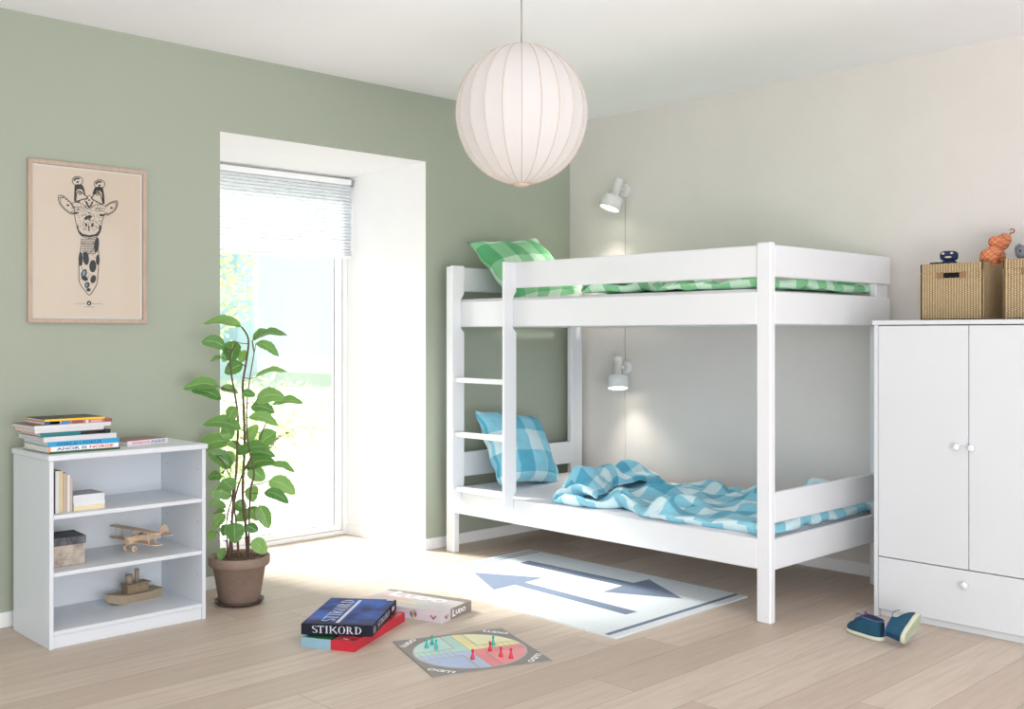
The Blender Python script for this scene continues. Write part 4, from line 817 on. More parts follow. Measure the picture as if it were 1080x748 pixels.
# ---- wooden biplane
ap = thing('toy_biplane', (-2.905, -.26, .285), 'light wooden toy biplane on the middle bookcase shelf', 'toy plane', rotz=0)
nose = (-RT * math.cos(math.radians(54)) - FW * math.sin(math.radians(54))); ap.rotation_euler = (0, 0, math.atan2(nose.y, nose.x))
m = MB(); rings = []
for x, hy, hz, zc in [(.062, .010, .010, .048), (.058, .016, .016, .048), (.03, .018, .019, .048), (0, .018, .020, .048), (-.05, .013, .014, .048), (-.10, .008, .009, .050), (-.135, .003, .006, .052)]:
    rings.append([Vector((x, hy * math.copysign(abs(math.cos(a)) ** .6, math.cos(a)), zc + hz * math.copysign(abs(math.sin(a)) ** .6, math.sin(a)))) for a in [2 * PI * k / 16 for k in range(16)]])
m.loft(rings); m.build('fuselage', M['toy_wood'], ap)
for zz in (.040, .088):
    out = [(.036, -.14), (.032, -.155), (.018, -.163), (-.002, -.160), (-.005, -.148), (-.005, .148), (-.002, .160), (.018, .163), (.032, .155), (.036, .14)]
    MB().prism(out, 'z', zz, zz + .0035).build('wing', M['toy_wood'], ap)
for sy in (-1, 1):
    for sx in (.03, .0): MB().tube([(sx, sy * .115, .043), (sx + .003, sy * .111, .089)], .0028, 8).build('strut', M['toy_wood'], ap)
for sy in (-1, 1): MB().tube([(.02, sy * .012, .06), (.02, sy * .02, .089)], .002, 6).build('strut', M['toy_wood'], ap)
MB().prism([(-.10, -.045), (-.105, -.055), (-.13, -.055), (-.135, 0), (-.13, .055), (-.105, .055), (-.10, .045)], 'z', .050, .053).build('tailplane', M['toy_wood'], ap)
MB().prism([(-.095, .053), (-.105, .078), (-.118, .09), (-.135, .088), (-.145, .07), (-.145, .05), (-.13, .046)], 'y', -.002, .002).build('fin', M['toy_wood'], ap)
for sy in (-1, 1):
    mt = Matrix.Translation((.038, sy * .028, .014)) @ Matrix.Rotation(PI / 2, 4, 'X')
    MB().lathe([(.004, -.003), (.012, -.003), (.014, 0), (.012, .003), (.004, .003), (.004, -.003)], 20, mt).build('wheel', M['toy_wood'], ap)
    MB().tube([(.038, sy * .024, .014), (.03, sy * .012, .036)], .002, 6).build('strut', M['toy_wood'], ap)
MB().tube([(.038, -.03, .014), (.038, .03, .014)], .0018, 6).build('axle', M['toy_wood'], ap)
MB().lathe([(0, 0), (.006, 0), (.005, .006), (0, .008)], 12, Matrix.Translation((.062, 0, .048)) @ Matrix.Rotation(PI / 2, 4, 'Y')).box(.064, .067, -.034, .034, .0445, .0515, .001).build('propeller', M['toy_wood'], ap)
MB().lathe([(.009, 0), (.0105, .003), (.009, .0)], 16, Matrix.Translation((-.012, 0, .067))).build('cockpit_rim', M['boat_dark'], ap)

# ---- wooden tugboat
bt = thing('toy_boat', (-2.905, -.20, .065), 'grey brown wooden toy tugboat with two funnels on the bottom shelf', 'toy boat', rotz=math.radians(187))
def hull_ring(x, w, zb, zt): return [Vector((x, -w, zt)), Vector((x, -w * .8, zb)), Vector((x, w * .8, zb)), Vector((x, w, zt))]
m = MB(); m.loft([hull_ring(x, w, zb, zt) for x, w, zb, zt in [(-.12, .040, 0, .040), (-.06, .047, 0, .036), (0, .049, 0, .036), (.05, .045, 0, .038), (.085, .032, .004, .042), (.112, .014, .014, .047), (.125, .001, .028, .050)]], smooth=False)
m.build('hull', M['boat_wood'], bt)
MB().box(-.065, .035, -.024, .024, .036, .070, .002).build('cabin', M['boat_dark'], bt)
MB().box(-.072, .042, -.029, .029, .070, .075, .001).build('cabin_roof', M['boat_dark'], bt)
for x in (-.04, -.008):
    for sy in (-1, 1):
        mt = Matrix.Translation((x, sy * .024, .054)) @ Matrix.Rotation(-sy * PI / 2, 4, 'X')
        MB().lathe([(.005, 0), (.005, .002), (.009, .002), (.009, 0)], 18, mt).build('porthole', M['boat_wood'], bt)
MB().lathe([(0, .075), (.015, .075), (.015, .112), (.012, .112), (.012, .105), (0, .105)], 24, Matrix.Translation((.014, 0, 0))).build('funnel', M['boat_wood'], bt)
MB().lathe([(0, .075), (.0095, .075), (.0095, .130), (.007, .130), (.007, .124), (0, .124)], 24, Matrix.Translation((-.022, 0, 0))).build('funnel', M['boat_wood'], bt)
# ================================================================ FRAMED GIRAFFE PRINT
FX0, FX1, FZ0, FZ1 = -3.261, -2.757, 1.229, 1.902
fr = thing('framed_print', ((FX0 + FX1) / 2, 0, FZ0), 'framed ink drawing of a giraffe head on peach paper hanging on the green wall', 'picture')
ox, oz = (FX0 + FX1) / 2, FZ0
def L3(p): return Vector((p.x - ox, p.y, p.z - oz))
m = MB(); w_ = .017
def fbar(pts): m.prism([(a - ox, b - oz) for a, b in pts], 'y', -.022, -.001, .0012)
fbar([(FX0, FZ0), (FX0 + w_, FZ0 + w_), (FX0 + w_, FZ1 - w_), (FX0, FZ1)]); fbar([(FX1, FZ0), (FX1, FZ1), (FX1 - w_, FZ1 - w_), (FX1 - w_, FZ0 + w_)])
fbar([(FX0, FZ0), (FX1, FZ0), (FX1 - w_, FZ0 + w_), (FX0 + w_, FZ0 + w_)]); fbar([(FX0, FZ1), (FX0 + w_, FZ1 - w_), (FX1 - w_, FZ1 - w_), (FX1, FZ1)])
m.build('frame', M['frame_wood'], fr)
M['peach'] = plain('peach_art_paper', (238, 223, 207), .8, .01, 3); M['ink'] = plain('dark_brown_ink', (36, 31, 27), .8)
M['white_paper'] = plain('white_card', (242, 240, 236), .8); M['blueink'] = plain('pale_blue_ink', (140, 176, 190), .8)
i0 = w_ - .001; i1 = .026
m = MB(); m.mat(M['white_paper']).box(FX0 + i0 - ox, FX1 - i0 - ox, -.008, -.002, i0, FZ1 - FZ0 - i0)
m.mat(M['peach']).poly([(FX0 + i1 - ox, -.0082, i1), (FX1 - i1 - ox, -.0082, i1), (FX1 - i1 - ox, -.0082, FZ1 - FZ0 - i1), (FX0 + i1 - ox, -.0082, FZ1 - FZ0 - i1)])
m.build('art_paper', None, fr, recalc=False)
def gp(a, b, e=0): return L3(at(50 + a / 4.82, 175 + b / 4.82, y=-.0088 - e))
NY = (0, -1, 0)
ink = MB(); ink.mat(M['ink'])
def stroke(pts, w=3.2, closed=False):
    P = [gp(*p) for p in pts]
    # smooth
    Q = []
    n = len(P)
    for i in range(n - 1):
        p0, p1, p2, p3 = P[max(i - 1, 0)], P[i], P[i + 1], P[min(i + 2, n - 1)]
        for k in range(5):
            t_ = k / 5; Q.append(.5 * ((2 * p1) + (-p0 + p2) * t_ + (2 * p0 - 5 * p1 + 4 * p2 - p3) * t_ ** 2 + (-p0 + 3 * p1 - 3 * p2 + p3) * t_ ** 3))
    Q.append(P[-1]); ribbon(ink, Q, w * .00105, NY)
def blob(cx_, cy_, rx, ry, rot=0, n=12, e=0, tip=0):
    pts = []
    for k in range(n):
        a = 2 * PI * k / n; u = rx * 1.22 * math.cos(a); v = 1.22 * ry * math.sin(a) * (1 + tip * math.cos(a))
        pts.append(gp(cx_ + u * math.cos(rot) - v * math.sin(rot), cy_ + u * math.sin(rot) + v * math.cos(rot), e))
    ink.poly(pts)
def fill(pts, e=0): ink.poly([gp(*p, e) for p in pts])
# horns
for cx_, cy_ in ((153, 76), (265, 93)):
    stroke([(cx_ + 27 * math.cos(a), cy_ + 22 * math.sin(a)) for a in [2 * PI * k / 14 for k in range(15)]], 3)
    for k in range(7): a = PI * 1.05 + k * .32; blob(cx_ + 17 * math.cos(a), cy_ + 13 * math.sin(a), 4, 2.6, a)
    blob(cx_, cy_ + 6, 5, 4)
fill([(138, 100), (152, 93), (176, 95), (186, 112), (194, 148), (186, 140), (176, 120), (154, 118), (146, 130), (142, 182), (135, 180)])
fill([(240, 112), (258, 104), (282, 110), (289, 150), (291, 196), (282, 190), (277, 140), (270, 128), (250, 126), (236, 146), (228, 142)])
for pts in ([(143, 182), (156, 128), (205, 163), (180, 170), (143, 182)], [(222, 165), (258, 130), (282, 192), (248, 180), (222, 165)]): stroke(pts, 4.2)
for cx_, cy_ in ((167, 138), (254, 142)):
    for k in range(6): a = k * PI / 3; blob(cx_ + 7 * math.cos(a), cy_ + 7 * math.sin(a), 3.4, 2.2, a)
stroke([(190, 176), (212, 150), (232, 176), (214, 214), (190, 176)], 2.4); fill([(192, 178), (202, 182), (213, 206), (224, 184), (232, 178), (214, 217)]); blob(212, 174, 4, 4)
fill([(250, 178), (278, 194), (262, 190), (246, 184)]); fill([(146, 184), (168, 178), (160, 190)])
# ears
earL = [(140, 218), (120, 188), (78, 152), (56, 156), (62, 190), (88, 222), (122, 246), (136, 240)]
earR = [(292, 206), (322, 186), (354, 178), (356, 200), (342, 228), (306, 250), (288, 244)]
stroke(earL, 3); stroke(earR, 3)
for ear, c in ((earL, (100, 200)), (earR, (322, 214))):
    for i in range(len(ear) - 1):
        for f_ in (.0, .33, .66):
            x = ear[i][0] + (ear[i + 1][0] - ear[i][0]) * f_; y = ear[i][1] + (ear[i + 1][1] - ear[i][1]) * f_
            x += (c[0] - x) * .16; y += (c[1] - y) * .16; blob(x, y, 3.2, 2.2, .6)
    blob(c[0] + 4, c[1], 6, 4)
# brow and face outline
stroke([(118, 190), (150, 186), (180, 196), (210, 222), (240, 200), (270, 196), (296, 206)], 2.2)
stroke([(138, 222), (140, 262), (148, 300), (158, 335), (178, 358), (212, 368), (250, 360), (270, 330), (276, 290), (284, 262), (292, 240)], 3)
stroke([(120, 216), (150, 208), (176, 214)], 2); stroke([(126, 228), (152, 222), (172, 226)], 2); stroke([(246, 222), (272, 214), (296, 220)], 2); stroke([(252, 232), (278, 228), (292, 232)], 2)
blob(143, 240, 13, 4.5, -.12); blob(277, 251, 12, 4.5, .05)
rr = random.Random(5)
for k in range(260):
    x = rr.uniform(146, 280); y = rr.uniform(200, 330)
    if abs(x - 212) < 62 - max(0, (y - 250)) * .1 and rr.random() < .8: blob(x, y, 2.2, 1.5, rr.random() * 3, 6)
for k in range(7): a = -PI * .95 + k * .32; blob(212 + 17 * math.cos(a), 272 + 13 * math.sin(a), 7, 3.6, a)
blob(212, 272, 4, 4)
blob(196, 298, 9, 4.5, 1.1, tip=.4); blob(229, 299, 9, 4.5, 2.0, tip=.4); stroke([(212, 304), (210, 318), (213, 332)], 5)
fill([(148, 306), (156, 302), (160, 328), (180, 346), (212, 353), (244, 347), (262, 330), (262, 296), (272, 306), (272, 332), (252, 356), (214, 364), (176, 356), (156, 336)])
# neck
stroke([(174, 368), (170, 420), (162, 470), (160, 560), (166, 600), (188, 630), (213, 657), (236, 628), (252, 598), (257, 550), (262, 470), (257, 410), (256, 366)], 3)
for i in range(9):
    for j in range(10): blob(180 + i * 7.5 + (j % 2) * 2, 374 + j * 8, 2.4, 2.4, 0, 6)
stroke([(174, 392), (210, 398), (252, 388)], 1.6); stroke([(176, 446), (206, 452), (250, 398)], 2)
for c in [(250, 402, 9, 30, .1), (169, 474, 8, 27, .0), (196, 470, 11, 26, -.1), (231, 510, 13, 24, .05), (256, 478, 7, 20, 0), (186, 548, 10, 18, .3), (190, 572, 13, 9, .5), (233, 576, 10, 16, .3), (202, 606, 9, 12, .3), (209, 630, 8, 7, 0)]: blob(c[0], c[1], c[2] * 1.15, c[3] * 1.1, c[4])
for k in range(60):
    x = rr.uniform(168, 254); y = rr.uniform(440, 620)
    if abs(x - 212) < 44 - max(0, y - 580): blob(x, y, 1.5, 1.5, 0, 6)
# small signature mark
blob(212, 698, 10, 10); stroke([(140, 700), (196, 700)], 1); stroke([(226, 701), (282, 702)], 1); stroke([(188, 716), (238, 718)], 1.2)
ink.mat(M['blueink']); blob(186, 546, 6, 12, .3, e=.0003); blob(200, 606, 4, 8, .2, e=.0003); ink.mat(M['peach']); blob(212, 699, 4, 4, e=.0003)
ink.build('giraffe_drawing', None, fr, recalc=False)
MB().box(FX0 + i0 - ox, FX1 - i0 - ox, -.0145, -.0130, i0, FZ1 - FZ0 - i0).build('glass', M['picture_glass'], fr)

# ================================================================ POTTED PLANT
PW = 4.63
pp = CAM + FW * PW + RT * ((252.5 - 540) / FOC * PW)
pl = thing('potted_plant', (pp.x, pp.y, 0), 'tall green leafy plant in a weathered clay pot beside the bookcase', 'plant')
def pq(px, py, d=0):
    w = PW - d; q = CAM + FW * w + RT * ((px - 540) / FOC * w)
    return Vector((q.x - pp.x, q.y - pp.y, CH - (py - HZ) / FOC * w))
MB().lathe([(0, .0), (.082, 0), (.100, .006), (.107, .018), (.103, .018), (.094, .010), (0, .010)], 48).build('saucer', M['saucer'], pl)
m = MB(); m.lathe([(0, .0105), (.083, .0105), (.088, .016), (.113, .165), (.116, .166), (.127, .169), (.131, .176), (.132, .205), (.129, .210), (.120, .210), (.116, .204), (.112, .19), (.0, .18)], 56)
m.build('pot', M['pot'], pl)
m = MB(); rnd = random.Random(3)
m.lathe([(0, .196), (.05, .197), (.09, .195), (.1155, .192)], 40)
for k in range(160):
    a = rnd.random() * 2 * PI; r = .108 * rnd.random() ** .5; m.ell((r * math.cos(a), r * math.sin(a), .196), (rnd.uniform(.003, .007),) * 3, None, 6, 4)
m.build('soil', M['soil'], pl)
stems = [
    ([(241, 597), (244, 560), (246, 530), (249, 500), (250, 478), (251, 440), (247, 412), (244, 395), (243, 375), (250, 362)], .03, .0055),
    ([(252, 597), (250, 560), (247, 535), (245, 512)], .01, .005),
    ([(262, 597), (259, 555), (256, 520), (258, 470), (257, 430), (256, 405), (260, 380), (262, 358), (255, 345)], -.02, .006),
    ([(246, 590), (244, 552), (252, 510), (266, 480), (275, 460), (281, 445)], -.05, .004),
    ([(262, 560), (264, 520), (268, 500), (262, 470), (260, 440), (262, 410), (268, 372)], .05, .004),
    ([(241, 580), (239, 550), (246, 515), (236, 490), (228, 480)], .02, .0035)]
m = MB(); stem_pts = []
for pts, d, r in stems:
    P = [pq(a, b, d * min(1, i / 2)) for i, (a, b) in enumerate(pts)]; P[0].z = min(P[0].z, .19)
    Q = []
    for i in range(len(P) - 1):
        p0, p1, p2, p3 = P[max(i - 1, 0)], P[i], P[i + 1], P[min(i + 2, len(P) - 1)]
        for k in range(4):
            t_ = k / 4; Q.append(.5 * ((2 * p1) + (-p0 + p2) * t_ + (2 * p0 - 5 * p1 + 4 * p2 - p3) * t_ ** 2 + (-p0 + 3 * p1 - 3 * p2 + p3) * t_ ** 3))
    Q.append(P[-1]); stem_pts += Q
    m.tube(Q, [r * 1.2 * (1 - .5 * i / len(Q)) for i in range(len(Q))], 8)
A_ = lambda a, b: (180 + a / 4.673, 320 + b / 4.673); B_ = lambda a, b: (180 + a / 4.155, 470 + b / 4.155)
LV = []
for s_ in ['350,118,157,103,42,1', '270,215,150,190,62,1', '310,185,300,292,88,0', '355,300,265,345,66,0', '250,265,195,290,22,1', '400,185,575,160,34,1', '405,182,480,132,36,1', '420,195,533,262,40,1', '415,365,577,340,26,1', '238,410,58,425,56,2', '250,475,100,432,48,1', '245,418,335,445,36,1', '420,480,568,465,66,2', '394,510,515,540,56,1', '500,500,655,495,36,1', '350,440,420,455,36,0', '280,575,320,510,60,0', '348,622,155,600,52,2', '385,560,530,605,42,1', '300,670,260,600,62,0', '375,680,430,600,54,0', '440,690,520,635,78,0', '300,682,110,742,74,2', '325,745,490,715,50,2', '350,720,270,690,36,1', '345,290,370,230,42,0', '290,225,255,290,50,0']: LV.append((A_, s_))
for s_ in ['265,100,165,30,62,2', '245,25,265,90,52,0', '330,100,460,72,54,2', '340,105,415,150,62,0', '345,40,460,50,36,1', '440,85,545,120,22,1', '430,155,550,215,64,2', '410,205,520,255,42,2', '225,135,163,145,40,1', '275,195,225,150,62,0', '268,222,170,205,58,1', '350,180,365,250,56,0', '280,250,330,285,52,0', '350,300,280,325,48,0', '242,275,165,250,27,1', '240,300,185,365,42,0', '200,375,163,412,38,0', '245,345,230,400,38,0', '278,338,282,430,76,0', '345,268,385,330,52,0', '388,262,432,365,58,0', '328,352,385,375,42,0', '360,415,422,472,56,0', '235,450,210,510,32,0', '240,290,185,300,17,1']: LV.append((B_, s_))
fb = bmesh.new(); fuv = fb.loops.layers.uv.new('UVMap'); fcl = fb.loops.layers.float_color.new('tint')
rnd = random.Random(11)
for Cv, s_ in LV:
    a, b, c, d, wpx, arch = map(float, s_.split(','))
    sc = 4.673 if Cv is A_ else 4.155
    dep = rnd.uniform(-.09, .12); dd = rnd.uniform(-.03, .05)
    base = pq(*Cv(a, b), dep); tip = pq(*Cv(c, d), dep + dd)
    ax = tip - base; L_ = ax.length; axn = ax.normalized()
    Wv = wpx / sc / FOC * PW          # visible width
    Wv *= 1.12; Wt = max(Wv * 1.02, L_ * .45)     # true width
    ct = min(1, Wv / Wt); st_ = math.sqrt(1 - ct * ct)
    side = axn.cross(FW).normalized(); side = side if side.z >= 0 else -side
    # near edge lower, far edge higher, as horizontal blades seen from above or below
    up = side; wv = (up * ct + FW * st_ * (1 if base.z < CH else 1)).normalized()
    nrm = axn.cross(wv).normalized()
    if nrm.z < 0: nrm = -nrm
    arc = L_ * (.13 if arch else .05)
    nu = 12; nv = 6; G = []; tint = min(1, max(0, rnd.gauss(.35 if arch != 0 else .4, .26)))
    for i in range(nu + 1):
        t_ = i / nu; row = []
        wd = Wt / 2 * (math.sin(PI * min(1, t_ ** .82)) ** .62 if 0 < t_ < 1 else 0)
        wd *= 1 + .05 * (-1) ** i * (t_ > .35)
        cpt = base + ax * t_ + Vector((0, 0, 1)) * arc * math.sin(PI * t_) * 1.0 - Vector((0, 0, 1)) * arc * .0
        for j in range(nv + 1):
            s2 = -1 + 2 * j / nv
            p_ = cpt + wv * wd * s2 + nrm * (abs(s2) * wd * .22 + .002 * math.sin(t_ * 14 + j))
            row.append((fb.verts.new(p_), (t_, j / nv)))
        G.append(row)
    for i in range(nu):
        for j in range(nv):
            qs = [G[i][j], G[i + 1][j], G[i + 1][j + 1], G[i][j + 1]]
            f = fb.faces.new([q[0] for q in qs]); f.smooth = True
            for lp, q in zip(f.loops, qs): lp[fuv].uv = q[1]; lp[fcl] = (tint, tint, tint, 1)
    # petiole back to the nearest stem point slightly lower
    near = min(stem_pts, key=lambda q: (q - base).length + (.05 if q.z > base.z else 0))
    mid = (near + base) / 2 + Vector((0, 0, -.004)); m.tube([near, mid, base, base + ax * .12 + Vector((0, 0, arc * .3))], [.0022, .0018, .0014, .0006], 6)
m.build('stem', M['stem'], pl)
me = bpy.data.meshes.new('foliage'); fb.to_mesh(me); fb.free(); me.materials.append(M['leaf']); link(bpy.data.objects.new('foliage', me), pl)

# ================================================================ RUG
rc = [Vector((-1.678, -.425, 0)), Vector((-.755, -.405, 0)), Vector((-.779, -1.812, 0)), Vector((-1.702, -1.825, 0))]
rm = sum(rc, Vector()) / 4
m = MB(); m.mat(M['rug']); TZ = .006
lo = [p - rm for p in rc]; hi = [p - rm + Vector((0, 0, TZ)) for p in rc]
m.poly(hi[::-1]); m.poly(lo)
for i in range(4): m.poly([lo[i], lo[(i + 1) % 4], hi[(i + 1) % 4], hi[i]])
def RP(u, v): return (hi[0] * (1 - u) + hi[1] * u) * (1 - v) + (hi[3] * (1 - u) + hi[2] * u) * v + Vector((0, 0, .0004))
m.mat(M['rug_blue'])
def RW(x, y): return Vector((x - rm.x, y - rm.y, TZ + .0004))
m.poly([RW(*p) for p in [(-1.036, -.612), (-.966, -.610), (-.955, -1.297), (-.845, -1.303), (-1.027, -1.636), (-1.193, -1.308), (-1.035, -1.296)]])
m.poly([RW(*p) for p in [(-1.352, -.606), (-1.183, -.929), (-1.316, -.934), (-1.345, -1.640), (-1.414, -1.634), (-1.386, -.936), (-1.522, -.938)]])
for v0, v1 in ((.026, .035), (.050, .060), (.954, .972)): m.poly([RP(.006, v0), RP(.994, v0), RP(.994, v1), RP(.006, v1)])
o = m.build('rug', None, None, loc=rm); tag(o, 'pale rectangular rug with two opposite grey-blue arrows on the floor by the bed', 'rug')

# ================================================================ BOARD GAMES
def frame2(p0, px_, py_):   # origin p0, x towards px_, y towards py_
    p0, px_, py_ = Vector(p0), Vector(px_), Vector(py_)
    return math.atan2(px_.y - p0.y, px_.x - p0.x), (px_ - p0).length, (py_ - p0).length
# open tray of the word game
an, w, d = frame2((-2.633, -1.062), (-2.532, -1.258), (-2.226, -.856))
tr = thing('word_game_box', (-2.633, -1.062, 0), 'word game box, dark blue STIKORD lid lying askew on a red and pale blue tray', 'game box', rotz=an)
w, d = .224, .448; h = .037; tk = .003
RED = colm((192, 36, 54)); PBL = colm((140, 178, 194)); GRN = colm((18, 92, 50))
m = MB(); m.mat(RED).box(0, w, 0, d, 0, tk).box(0, w, d - tk, d, tk, h).box(w - tk, w, tk, d - tk, tk, h).box(w * .56, w, 0, tk, tk, h)
m.mat(PBL).box(0, w * .56, 0, tk, tk, h).box(0, tk, tk, d - tk, tk, h).box(-.0003, w * .56, -.0003, .0002, 0, h)
m.build('tray', None, tr)
MB().box(.012, w * .5, .012, d * .7, tk, h - .004, .002).build('green_cards', GRN, tr)
m = MB(); m.mat(RED).box(w * .57, w - .005, .006, d - .006, tk, h - .001, .001)
m.mat(colm((24, 24, 28)))
for k in range(9):
    y = .02 + k * .046; m.poly([(w * .60, y, h - .0006), (w * .68, y + .004, h - .0006), (w * .80, y + .032, h - .0006), (w * .74, y + .036, h - .0006)]); m.poly([(w * .84, y + .005, h - .0006), (w * .93, y + .003, h - .0006), (w * .95, y + .026, h - .0006), (w * .86, y + .022, h - .0006)])
m.mat(colm((236, 230, 226)))
for k in range(9):
    y = .034 + k * .046; m.poly([(w * .70, y, h - .0005), (w * .82, y - .01, h - .0005), (w * .83, y - .004, h - .0005), (w * .72, y + .006, h - .0005)])
m.build('letter_card', None, tr); tray_rot = an
# lid
c0 = Vector((-2.615, -1.035)); ux = (Vector((-2.439, -1.251)) - c0).normalized(); w, d = .278, .394
ld = bpy.data.objects.new('lid', None); link(ld, tr); ld['label'] = 'dark blue lid lettered STIKORD'
ld.matrix_local = (Matrix.Translation(tr.location) @ Matrix.Rotation(an, 4, 'Z')).inverted() @ Matrix.Translation((c0.x, c0.y, .0375)) @ Matrix.Rotation(math.atan2(ux.y, ux.x), 4, 'Z')
def mk_blue():
    t = NT('blue_swirl_print'); co = t.coord(); sp = t.add('ShaderNodeSeparateXYZ'); t.link(co, sp.inputs[0])
    n = t.noise(co, 9, 4); n2 = t.noise(co, 13, 3)
    r = t.add('ShaderNodeMapRange'); t.setin(r, From_Min=.38, From_Max=.66); t.link(n, r.inputs[0])
    c = t.mix(r.outputs[0], srgb(10, 26, 92), srgb(40, 98, 196))
    ry = t.add('ShaderNodeMapRange'); t.setin(ry, From_Min=.0, From_Max=.09); t.link(sp.outputs[1], ry.inputs[0])
    r2 = t.add('ShaderNodeMapRange'); t.setin(r2, From_Min=.60, From_Max=.72); t.link(n2, r2.inputs[0])
    c = t.mix(t.math('MULTIPLY', r2.outputs[0], .55), c, srgb(150, 50, 90))
    c = t.mix(ry.outputs[0], srgb(6, 14, 44), c)
    ry2 = t.add('ShaderNodeMapRange'); t.setin(ry2, From_Min=.37, From_Max=.392); t.link(sp.outputs[1], ry2.inputs[0])
    c = t.mix(t.math('MULTIPLY', ry2.outputs[0], .7), c, srgb(70, 66, 70))
    t.base(c); t.b.inputs['Roughness'].default_value = .5; t.b.inputs['Specular IOR Level'].default_value = .15; return t.m
BLU = mk_blue(); NAVY = colm((8, 12, 34), .75); SIL = colm((206, 212, 220))
h = .042
m = MB(); m.mat(NAVY).box(0, w, 0, tk, 0, h - .001).box(0, w, d - tk, d, 0, h - .001).box(0, tk, tk, d - tk, 0, h - .001).box(w - tk, w, tk, d - tk, 0, h - .001)
m.mat(BLU).box(0, w, 0, d, h - .002, h, .0005)
m.mat(colm((240, 240, 240))).poly([(w * .86, d * .955, h + .0002), (w * .97, d * .955, h + .0002), (w * .97, d * .99, h + .0002), (w * .86, d * .99, h + .0002)])
m.build('lid_shell', None, ld)
def serif(mb, org, ux_, uy_, H, Wd):
    """STIKORD in a narrow flared serif"""
    org, ux_, uy_ = Vector(org), Vector(ux_), Vector(uy_)
    def P(x, y): return org + ux_ * (x * Wd) + uy_ * (y * H)
    def q(*pts): mb.poly([P(*p) for p in pts])
    def bar(x, w=.028, y0=0, y1=1):
        q((x, y0), (x + w, y0), (x + w, y1), (x, y1))
        for yy in (y0, y1 - .06): q((x - .014, yy), (x + w + .014, yy), (x + w + .014, yy + .06), (x - .014, yy + .06))
    def arc(cx__, cy__, rx, ry, a0, a1, t0, t1, n=18):
        for k in range(n):
            A0 = a0 + (a1 - a0) * k / n; A1 = a0 + (a1 - a0) * (k + 1) / n
            f = lambda A, k_: (cx__ + (rx - k_) * math.cos(A), cy__ + (ry - k_ * 2.2) * math.sin(A))
            th0 = t0 + (t1 - t0) * abs(math.cos(A0)); th1 = t0 + (t1 - t0) * abs(math.cos(A1))
            q(f(A0, 0), f(A1, 0), f(A1, th1), f(A0, th0))
    # S
    arc(.055, .75, .050, .25, PI * .15, PI * 1.35, .012, .028); arc(.060, .26, .055, .27, -PI * .85, PI * .42, .012, .030)
    q((.022, .62), (.045, .66), (.098, .44), (.078, .38))
    # T
    bar(.165); q((.115, .92), (.245, .92), (.245, 1), (.115, 1)); q((.115, .80), (.122, .80), (.135, .92), (.115, .92)); q((.238, .80), (.245, .80), (.245, .92), (.225, .92))
    bar(.285)
    # K
    bar(.365); q((.395, .46), (.475, .96), (.500, .96), (.412, .38)); q((.410, .52), (.432, .58), (.520, 0), (.485, 0))
    # O
    arc(.600, .5, .072, .52, 0, 2 * PI, .010, .030, 28)
    # R
    bar(.705); arc(.733, .74, .062, .26, -PI / 2, PI / 2, .010, .028); q((.745, .48), (.772, .50), (.835, 0), (.795, 0))
    # D
    bar(.875); arc(.895, .5, .100, .5, -PI / 2, PI / 2, .010, .030, 20)
m = MB(); serif(m, (w * .15, -.0005, h * .18), (1, 0, 0), (0, 0, 1), h * .66, w * .70); m.build('front_lettering', SIL, ld, recalc=False)
m = MB(); serif(m, (w * .415, d * .10, h + .0006), (0, 1, 0), (-1, 0, 0), w * .19, d * .82)
m.poly([(w * .455, d * .06, h + .0006), (w * .505, d * .06, h + .0006), (w * .505, d * .93, h + .0006), (w * .455, d * .93, h + .0006)])
m.build('top_lettering', SIL, ld, recalc=False)
m = MB(); serif(m, (w + .0005, d * .20, h * .25), (0, 1, 0), (0, 0, 1), h * .55, d * .50)
m.poly([(w + .0005, d * .80, h * .3), (w + .0005, d * .9, h * .3), (w + .0005, d * .9, h * .7), (w + .0005, d * .8, h * .7)])
for k in range(4): m.poly([(w + .0005, d * .04, h * (.2 + k * .15)), (w + .0005, d * .13, h * (.2 + k * .15)), (w + .0005, d * .13, h * (.26 + k * .15)), (w + .0005, d * .04, h * (.26 + k * .15))])
m.build('side_lettering', SIL, ld, recalc=False)

# ludo box
an = math.atan2(.069, .221); w, d, h = .232, .42, .045
# local: x runs along the grey end, y along the long side
lb = thing('ludo_box', (-2.045, -1.190, 0), 'pale ludo box with a taupe lettered end behind the word game', 'game box', rotz=an)
TAU = colm((142, 132, 126)); LIL = colm((212, 204, 212)); PW_ = colm((212, 203, 201)); WHT = colm((244, 244, 244))
PAS = [colm(c) for c in [(236, 178, 178), (240, 222, 150), (184, 224, 200), (190, 200, 232)]]
m = MB(); m.mat(LIL).box(0, w, 0, d, 0, h, .0008); m.mat(PW_).poly([(.001, .001, h + .0003), (w - .001, .001, h + .0003), (w - .001, d - .001, h + .0003), (.001, d - .001, h + .0003)])
m.mat(TAU).poly([(w * .28, -.0003, .0005), (w - .0005, -.0003, .0005), (w - .0005, -.0003, h - .0005), (w * .28, -.0003, h - .0005)])
m.poly([(w + .0003, 0, .0005), (w + .0003, d, .0005), (w + .0003, d, h - .0005), (w + .0003, 0, h - .0005)])
m.poly([(w * .80, .001, h + .0006), (w - .001, .001, h + .0006), (w - .001, d - .001, h + .0006), (w * .86, d - .001, h + .0006)])
m.mat(PAS[0]).poly([(w * .42, d * .55, h + .0006), (w * .50, d * .55, h + .0006), (w * .52, d * .9, h + .0006), (w * .42, d * .9, h + .0006)])
m.mat(PAS[1]).poly([(w * .28, d * .42, h + .0006), (w * .36, d * .42, h + .0006), (w * .36, d * .7, h + .0006), (w * .28, d * .7, h + .0006)])
m.mat(PAS[2]).poly([(w * .34, d * .28, h + .0006), (w * .40, d * .28, h + .0006), (w * .40, d * .42, h + .0006), (w * .34, d * .42, h + .0006)])
